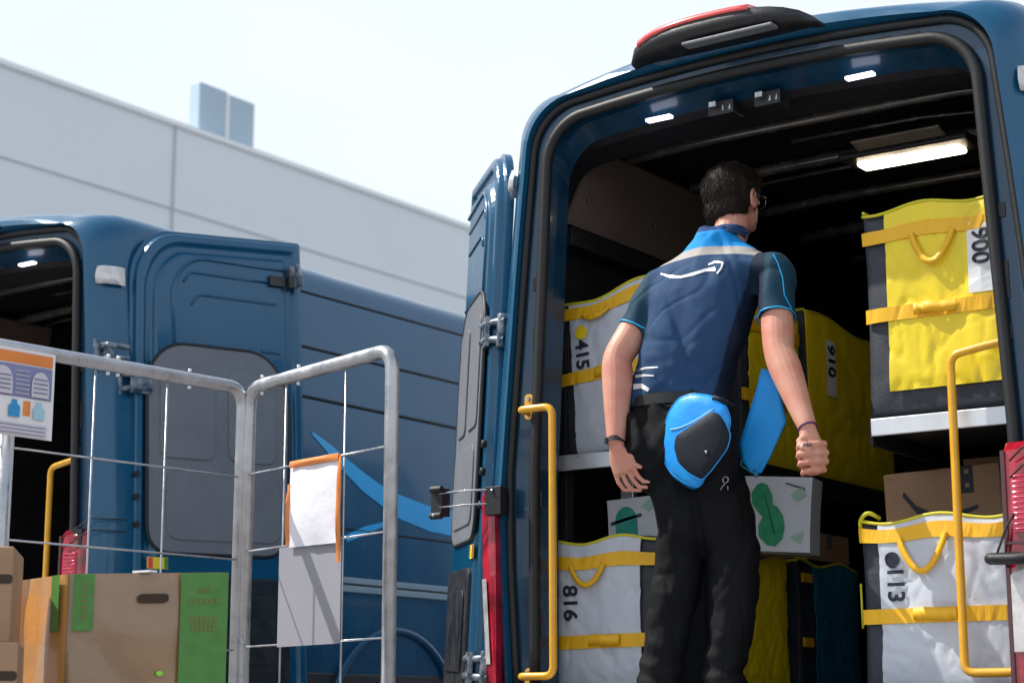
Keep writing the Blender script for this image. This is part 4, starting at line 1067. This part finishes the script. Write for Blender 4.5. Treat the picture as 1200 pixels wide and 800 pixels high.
    def strip(pts, w):
        out = []
        # densify
        P_ = [Vector(p) for p in pts]; D = []
        for a, b_ in zip(P_, P_[1:]):
            for k in range(4): D.append(a.lerp(b_, k/4))
        D.append(P_[-1]); n = len(D)
        for i, p in enumerate(D):
            t = (D[min(i+1, n-1)]-D[max(i-1, 0)]).normalized(); nn = Vector((-t.y, t.x)); ww = w[0]+(w[1]-w[0])*i/(n-1)
            if len(w) > 2: ww = w[0]+(w[1]-w[0])*(1-abs(2*i/(n-1)-1))
            out.append((tuple(p-nn*ww), tuple(p+nn*ww)))
        return out
    drape('back_logo', [M['silverm']], [strip([(774, 320.5), (785, 324), (798, 324.5), (812, 321), (826, 316.5), (838, 315)], (1.1, 2.0)), strip([(830, 310), (838, 306.5), (847, 307.5)], (.9, 1.1)), strip([(847, 307.5), (845, 314), (840, 320.5)], (1.1, 1.0))])
    drape('hem_mark', [M['silverm']], [strip([(745, 434), (756, 431), (771, 430)], (1.4, .8)), strip([(744, 441), (755, 439.5), (766, 440)], (1.6, .9)), strip([(742, 453), (752, 452), (760, 457)], (3.2, 2.2))])
    drape('sleeve_seam', [M['cyan']], [strip([(906, 298), (911, 307), (917, 325), (919, 345), (928, 362)], (.7, .7))])
    # cuffs
    for S, E, f in ((LS, LE, .66), (RS, RE, .60)):
        q = MB()
        c_ = S.lerp(E, f-.035); ax_ = (E-S).normalized(); u = (rv-ax_*rv.dot(ax_)).normalized(); w_ = ax_.cross(u); path = []
        for i in range(28):
            a = 2*PI*i/28; d = u*math.cos(a)+w_*math.sin(a); hit = bvh.ray_cast(c_+d*.2, -d); hp = hit[0] if (hit[0] and (hit[0]-c_).length < .085) else c_+d*.070; path.append(hp+d*.0008-base)
        q.tube(path, .0028, 6, closed=True); q.build('cuff_stitching', [M['cyan']], shirt)
    # collar
    cm = limb([(sho+Z*.045, .080, .074), (sho.lerp(nek, .75)+Z*.018, .070, .072), (nek+Z*.006, .066, .069)], rv, cap=False, n=24)
    # open ring: drop caps
    q = MB(); rings_ = []
    for zz_, a_, b_ in ((.062, .078, .078), (.078, .070, .074), (.092, .067, .072), (.089, .064, .069), (.06, .067, .068)):
        cc = sho.lerp(nek, min(1, (zz_-.04)/.055))*1.0; cc = Vector((cc.x, cc.y, sho.z+zz_)); rings_.append([cc+rv*a_*math.cos(2*PI*j/24)+fd*b_*math.sin(2*PI*j/24)-base+Z*(-.012*math.sin(2*PI*j/24)) for j in range(24)])
    q.loft(rings_, 0, closed=True); q.build('collar', [M['collar']], shirt)
    # ---------------- trousers
    Tm = []
    Tm.append(limb(smoothpts([(wai+Z*.005, .166, .120), (wai-Z*.05, .178, .130), (pel, .192, .142), (pel-Z*.06, .190, .138), (pel-Z*.12, .165, .115)]), rv, n=28, sq=2.2))
    Tm.append(limb([(at(749, 497, Y=-.05), .075, .07), (at(752, 526, Y=-.055), .080, .085), (at(775, 560, Y=-.02), .07, .08)], rv))
    Tm.append(limb([(at(838, 500, Y=-.02), .075, .07), (at(838, 530, Y=-.02), .085, .085), (at(838, 565, Y=.0), .08, .08)], rv))
    LK2 = at(796, 655, Y=.03)
    Tm.append(limb(smoothpts([(at(790, 560, Y=.02), .095, .108), (at(802, 610, Y=.02), .096, .103), (LK2, .086, .094), (at(788, 715, Y=.01), .082, .090), (at(777, 770, Y=.0), .078, .086), (at(773, 812, Y=0), .080, .086)]), rv))
    Tm.append(limb(smoothpts([(at(838, 560, Y=.05), .098, .108), (at(852, 620, Y=.06), .098, .105), (at(861, 660, Y=.07), .088, .096), (at(858, 715, Y=.06), .080, .088), (at(851, 770, Y=.05), .072, .084), (at(846, 812, Y=.05), .070, .082)]), rv))
    def wt(co):
        t = noise.noise(Vector((co.x*10+co.z*4, co.y*10, co.z*3)))*.005+noise.noise(Vector((co.x*20-co.z*14, co.y*18, co.z*12)))*.0035
        t -= abs(noise.noise(Vector((co.x*8+co.z*9, 5, co.z*6-co.x*8))))*.010
        r1 = noise.noise(Vector((co.dot(RT)*4+co.z*5, 2, co.z*3.5-co.dot(RT)*3))); t -= max(0, 1-abs(r1)*5)**1.5*.005
        r2 = noise.noise(Vector((co.dot(RT)*4-co.z*5, 9, co.z*3+co.dot(RT)*3))); t -= max(0, 1-abs(r2)*5)**2*.003
        r3 = noise.noise(Vector((co.dot(RT)*14, 9, co.z*3))); t -= max(0, 1-abs(r3)*4)**1.5*.003
        # folds over the left seat catch the sun
        d_ = (co-at(757, 505, Y=-.06)).length; t += max(0, 1-d_/.13)*.016*math.sin((co.dot(RT)*9+co.z*3)*7)
        # cloth piles up over the shoes
        lowz = max(0, 1-(co.z-.58)/.16); t += lowz*.008*math.sin(co.z*90+co.x*20)
        return t
    mt = remesh(Tm, .0065, 'trousers', 4, wt); 
    bvt = BVHTree.FromPolygons([v.co.copy() for v in mt.vertices], [tuple(p.vertices) for p in mt.polygons])
    mt.transform(inv); mt.materials.append(M['trouser']); tr = link('trousers', mt, root)
    q = MB(); path = []
    for i in range(36):
        a = 2*PI*i/36; d = rv*math.cos(a)+fd*math.sin(a); path.append(wai-Z*.018+rv*.176*math.cos(a)+fd*.128*math.sin(a)-base)
    top_ = [p+Z*.018 for p in path]; bot_ = [p-Z*.018 for p in path]; o_ = [[p+Vector((0, 0, 0)) for p in r_] for r_ in (bot_, top_)]
    q.loft(o_, 0, closed=True); q.build('belt', [M['rubber']], tr)
    # shoes
    for A_ in (LA, RA):
        f_ = Vector((A_.x, A_.y, .55))
        sm_ = remesh([limb(smoothpts([(f_-fd*.035+Z*.050, .037, .044), (f_+fd*.02+Z*.060, .040, .050), (f_+fd*.09+Z*.042, .045, .032), (f_+fd*.17+Z*.036, .044, .024), (f_+fd*.205+Z*.032, .030, .018)]), rv),
                      limb([(f_+Z*.05, .045, .05), (f_+Z*.115, .046, .050)], rv)], .006, 'shoe', 2)
        sm_.transform(inv); sm_.materials.append(M['shoe']); so = link('shoe', sm_, root)
        q = MB(); q.prism([tuple(p) for p in rounded([Vector(p) for p in ((-.045, -.075), (.045, -.075), (.052, .12), (.03, .22), (-.03, .22), (-.052, .12))], .04)], lambda a, c_, o: f_+rv*a+fd*c_+Z*(.002+o)-base, .022, 0)
        q.build('sole', [M['sole']], so, bevel=.004)
    # ---------------- things worn: wrist watch, wristband
    q = MB(); wd_ = (LW-LE).normalized(); cw = LW-wd_*.005; u = (rv-wd_*rv.dot(wd_)).normalized(); w_ = wd_.cross(u)
    rgs = []
    for s_ in (-.009, .009): rgs.append([cw+wd_*s_+u*.030*math.cos(2*PI*j/24)+w_*.033*math.sin(2*PI*j/24)-base for j in range(24)])
    rgs = [[p for p in rgs[0]], [p for p in rgs[1]]]; q.loft(rgs, 0, closed=True)
    q.box(cw-RT*.028-base, (.012, .026, .022), 0); q.build('wristwatch', [M['rubber']], root, bevel=.002)
    q = MB(); wd_ = (RW-RE).normalized(); cw = RW+wd_*.004; u = (rv-wd_*rv.dot(wd_)).normalized(); w_ = wd_.cross(u)
    q.tube([cw+u*.0285*math.cos(2*PI*j/24)+w_*.031*math.sin(2*PI*j/24)-base for j in range(24)], .0035, 6, closed=True); q.build('wristband', [M['purple']], root)
    # tattoo mark on the back of the hand
    bvb = BVHTree.FromPolygons([v.co+base for v in me.vertices], [tuple(p.vertices) for p in me.polygons])
    q = MB()
    for pts_ in ([(942, 520), (946, 516), (950, 519)], [(941, 521), (947, 522), (952, 521)], [(946, 518), (947, 523)]):
        up_, lo_ = [], []
        for (a, b_) in strip(pts_, (1.0, .8)):
            for lst, (px, py) in ((up_, a), (lo_, b_)):
                d = (at(px, py, Y=1.0)-CAM).normalized(); hit = bvb.ray_cast(CAM, d); lst.append((hit[0] if hit[0] else at(px, py, Y=-.03))-d*.0008-base)
        n = len(up_); q.add(up_+lo_, [(i, i+1, n+i+1, n+i) for i in range(n-1)], 0, True)
    q.build('hand_tattoo', [M['tattoo']], body, fix=False)
    return root, base, bvt, bvh, fd, rv
M['collar'] = mat('collar_cloth', (.008, .040, .13), .6, bump=.2, bscale=300)
person, PB, BVT, BVS, PFD, PRV = worker()

# waist pouch on the right hip: worn, lies on the trousers
def pouch():
    Z = Vector((0, 0, 1)); c = at(817, 516, Y=-.10)
    t = empty('waist_pouch', c); tag(t, 'bright blue and black waist pouch worn low on the back hip of the worker', 'pouch')
    outl = [(796, 466), (812, 461), (836, 464), (852, 475), (857, 492), (853, 510), (838, 522), (830, 540), (826, 560), (820, 571), (806, 568), (788, 556), (778, 540), (775, 520), (779, 500), (784, 482)]
    pts = [Vector(p) for p in outl]; cen = Vector((814, 515))
    n = len(pts)
    fine = rounded(pts, 6, 3)
    def hit(px, py):
        d = (at(px, py, Y=1)-CAM).normalized(); h = BVT.ray_cast(CAM, d)
        return h[0]
    ref = -FH*.7+RT*-.1
    def lay(px, py, off):
        h = hit(px, py); p0 = at(px, py, Y=-.10)
        p0 = p0+FH*(((px-814)/42)**2*.022+((py-512)/60)**2*.010)
        return p0-FH*off-c
    def shell(outline, prof, name, m, lift=0):
        q = MB(); rings = []
        for s_, off in prof: rings.append([lay(cen2.x+(p.x-cen2.x)*s_, cen2.y+(p.y-cen2.y)*s_, off+lift) for p in outline])
        q.loft(rings, 0, closed=True); q.add(rings[-1], [list(range(len(outline)))], 0)
        q.add(rings[0], [list(range(len(outline)))[::-1]], 0)
        return q.build(name, m, t)
    cen2 = cen
    shell(fine, [(1, -.075), (1.0, .008), (.975, .018), (.93, .024), (.75, .027), (.5, .028), (.2, .029)], 'pouch_body', [M['pouchb']])
    kp = rounded([Vector(p) for p in ((834, 483), (843, 486), (850, 496), (856, 510), (852, 526), (842, 540), (833, 552), (822, 564), (806, 556), (794, 544), (789, 526), (791, 512), (812, 498))], 5, 4); cen2 = Vector((820, 520))
    shell(kp, [(1, .015), (1.0, .031), (.96, .036), (.6, .039), (.2, .039)], 'front_panel', [M['pouchk']])
    q = MB()
    q.tube([lay(px, py, .030) for px, py in ((785, 504), (792, 503.5), (800, 501), (808, 497.5), (815, 493.5), (822, 489), (829, 484), (835, 480.5))], .0022, 6)
    q.build('zip', [M['cyanlt']], t)  # pale line paints the white highlight across the top of the pouch
    q = MB(); q.tube([lay(825, 531, .038), lay(828, 532, .043)], .006, 8); q.build('stud', [M['chrome']], t)
    cen2 = cen
    q = MB(); q.tube([lay(p.x, p.y, .010) for p in fine], .0028, 6, closed=True); q.tube([lay(824+(p.x-824)*1.0, p.y, .032) for p in kp], .0022, 6, closed=True)
    q.pieces('seam', [M['pouchb']], t)
    # belt of the pouch
    q = MB(); q.tube([lay(px, py, o) for px, py, o in ((835, 466, .02), (850, 470, .01), (862, 472, -.03))], .010, 6); q.build('pouch_strap', [M['pouchk']], t)
    # key ring with clip
    k = empty('key_clip', at(851, 562, Y=-.07)); tag(k, 'small silver key clip hanging below the waist pouch', 'clip')
    q = MB(); q.tube([Vector((.010*math.cos(a), -.004, .010*math.sin(a))) for a in [2*PI*i/16 for i in range(16)]], .002, 6, closed=True)
    q.tube([Vector((.0, -.004, -.010)), Vector((-.008, -.008, -.02)), Vector((-.018, -.008, -.032))], .0018, 6)
    q.tube([Vector((.0, -.004, -.020)), Vector((.010, -.008, -.024)), Vector((.010, -.008, -.034))], .0016, 6); q.build('ring', [M['chrome']], k)
pouch()
def blue_cloth():
    c = at(893, 520, Y=-.0); t = empty('blue_cloth', c); tag(t, 'bright blue folded cloth hanging from the right side of the worker', 'cloth')
    q = MB(); L_ = [(893, 432), (887, 455), (880, 478), (873, 500), (866, 521), (870, 541), (881, 554)]; R_ = [(908, 438), (914, 462), (918, 480), (921, 494), (913, 512), (904, 532), (892, 554)]
    A, nu = [], 8
    for j, (l, r_) in enumerate(zip(L_, R_)):
        for i in range(nu+1):
            s_ = i/nu; p = at(l[0]+(r_[0]-l[0])*s_, l[1]+(r_[1]-l[1])*s_, Y=.06); A.append(p-FH*(.004*math.sin(s_*3+j*.3)+.006)-c)
    fs = [(j*(nu+1)+i, j*(nu+1)+i+1, (j+1)*(nu+1)+i+1, (j+1)*(nu+1)+i) for j in range(len(L_)-1) for i in range(nu)]
    q.add(A, fs, 0, True); o = q.build('folded_cloth', [M['cloth']], t, fix=False)
    md = o.modifiers.new('s', 'SOLIDIFY'); md.thickness = .008; md.offset = 0
    q = MB(); q.tube([at(884, 551, Y=.055)-c, at(887, 558, Y=.055)-c], .008, 8); q.tube([at(874, 512, Y=.052)-c, at(868, 545, Y=.055)-c, at(886, 556, Y=.055)-c], .004, 6); q.build('hem', [M['bagt']], t)
blue_cloth()

# ------------------------------------------------------------------ warehouse
def warehouse():
    X0 = -24.0; t = empty('warehouse', (X0-8, 22, 0)); tag(t, 'long pale grey panel-clad warehouse with a flat roof, behind the vans', 'building')
    y0, y1 = -20, 75; H = 12.40; loc = Vector((X0-8, 22, 0))
    q = MB(); q.box(Vector((X0-12, (y0+y1)/2, H/2))-loc, (24, y1-y0, H), 0); q.build('wall', [M['wall']], t)
    q = MB(); q.box(Vector((X0+.02, (y0+y1)/2, 9.36/2))-loc, (.04, y1-y0, 9.36), 0); q.build('lower_cladding', [M['wall2']], t)
    q = MB()
    for z in (10.66, 9.37): q.box(Vector((X0+.025, (y0+y1)/2, z))-loc, (.03, y1-y0, .022), 0)
    y = 20.74-16*2
    while y < y1:
        q.box(Vector((X0+.028, y, (H+9.4)/2))-loc, (.03, .045, H-9.45), 0); y += 16
    q.build('panel_joint', [M['seam']], t)
    q = MB(); q.box(Vector((X0-.02, (y0+y1)/2, H+.04))-loc, (.2, y1-y0, .10), 0); q.build('parapet_cap', [M['wall2']], t)
    u = empty('rooftop_unit', (X0-.28, 22.37, H)); tag(u, 'blue-grey box-shaped ventilation unit on the flat warehouse roof', 'roof unit')
    q = MB(); q.box((0, -.43, .60), (.30, .80, 1.22), 0); q.box((0, .43, .60), (.30, .80, 1.14), 0); q.build('housing', [M['roofbox']], u, bevel=.02)
    q = MB(); q.box((0, 0, .58), (.34, .09, 1.18), 0); q.build('corner_strip', [M['white']], u, bevel=.01)
warehouse()

# ------------------------------------------------------------------ ground
q = MB(); n = 40; S_ = 400
q.add([(-S_, -S_, 0), (S_, -S_, 0), (S_, S_, 0), (-S_, S_, 0)], [(0, 1, 2, 3)], 0)
tag(q.build('ground', [M['asphalt']], None), 'grey asphalt yard', None, None, 'structure')
ln = MB()
for x in (-2.1, 2.15): ln.box((x, 3, .006), (.10, 7, .004), 0)
tag(ln.build('bay_marking', [M['white']], None), 'white parking bay lines', None, None, 'structure')

# ------------------------------------------------------------------ light
EL = R(52); TH = R(283)
sd = RT*math.sin(TH)+FH*math.cos(TH); sund = Vector((sd.x*math.cos(EL), sd.y*math.cos(EL), math.sin(EL)))
w = bpy.data.worlds.new('World'); scene.world = w; w.use_nodes = True; nt = w.node_tree
bg = nt.nodes['Background']; sk = nt.nodes.new('ShaderNodeTexSky'); sk.sky_type = 'NISHITA'; sk.sun_disc = False
sk.sun_elevation = EL; sk.sun_rotation = math.atan2(sund.x, sund.y); sk.air_density = 1.2; sk.dust_density = 2.0; sk.ozone_density = 1.0; sk.altitude = 0
# thin bright high cloud over a blue sky: thick towards the horizon, thinning overhead
tc = nt.nodes.new('ShaderNodeTexCoord'); sx = nt.nodes.new('ShaderNodeSeparateXYZ'); nt.links.new(tc.outputs['Generated'], sx.inputs['Vector'])
mr = nt.nodes.new('ShaderNodeMapRange'); mr.interpolation_type = 'SMOOTHSTEP'
for k_, v_ in (('From Min', .30), ('From Max', .95), ('To Min', .97), ('To Max', .22)): mr.inputs[k_].default_value = v_
nt.links.new(sx.outputs['Z'], mr.inputs['Value'])
nz = nt.nodes.new('ShaderNodeTexNoise'); nz.inputs['Scale'].default_value = 2.2; nz.inputs['Detail'].default_value = 7
mpg = nt.nodes.new('ShaderNodeMapping'); mpg.inputs['Scale'].default_value = (1, 1, 2.6); nt.links.new(tc.outputs['Generated'], mpg.inputs['Vector']); nt.links.new(mpg.outputs['Vector'], nz.inputs['Vector'])
cr = nt.nodes.new('ShaderNodeValToRGB'); cr.color_ramp.elements[0].position = .25; cr.color_ramp.elements[0].color = (4.8, 5.25, 5.7, 1); cr.color_ramp.elements[1].position = .8; cr.color_ramp.elements[1].color = (5.7, 5.95, 6.2, 1)
nt.links.new(nz.outputs['Fac'], cr.inputs['Fac'])
mx = nt.nodes.new('ShaderNodeMix'); mx.data_type = 'RGBA'; nt.links.new(mr.outputs['Result'], mx.inputs[0]); nt.links.new(sk.outputs['Color'], mx.inputs[6]); nt.links.new(cr.outputs['Color'], mx.inputs[7])
nt.links.new(mx.outputs[2], bg.inputs['Color']); bg.inputs['Strength'].default_value = .15
ld = bpy.data.lights.new('sun', 'SUN'); ld.energy = 4.5; ld.angle = R(.5); ld.color = (1, .94, .85)
lo = bpy.data.objects.new('sun', ld); COL.objects.link(lo); lo.rotation_euler = (-sund).to_track_quat('-Z', 'Y').to_euler(); lo.location = (0, 0, 20)

# ------------------------------------------------------------------ camera
cd = bpy.data.cameras.new('camera'); co = bpy.data.objects.new('camera', cd); COL.objects.link(co)
cd.sensor_width = 36; cd.lens = FPX/1200*36; cd.clip_end = 2000; cd.clip_start = .1
co.matrix_world = Matrix((( RT.x, UP.x, -FW.x, CAM.x), (RT.y, UP.y, -FW.y, CAM.y), (RT.z, UP.z, -FW.z, CAM.z), (0, 0, 0, 1)))
cd.dof.use_dof = True; cd.dof.focus_distance = 6.2; cd.dof.aperture_fstop = 4.0
scene.camera = co
scene.render.engine = 'CYCLES'
scene.view_settings.view_transform = 'Standard'; scene.view_settings.look = 'None'; scene.view_settings.gamma = 1
scene.view_settings.exposure = .3; scene.view_settings.use_curve_mapping = False
scene.cycles.use_denoising = True
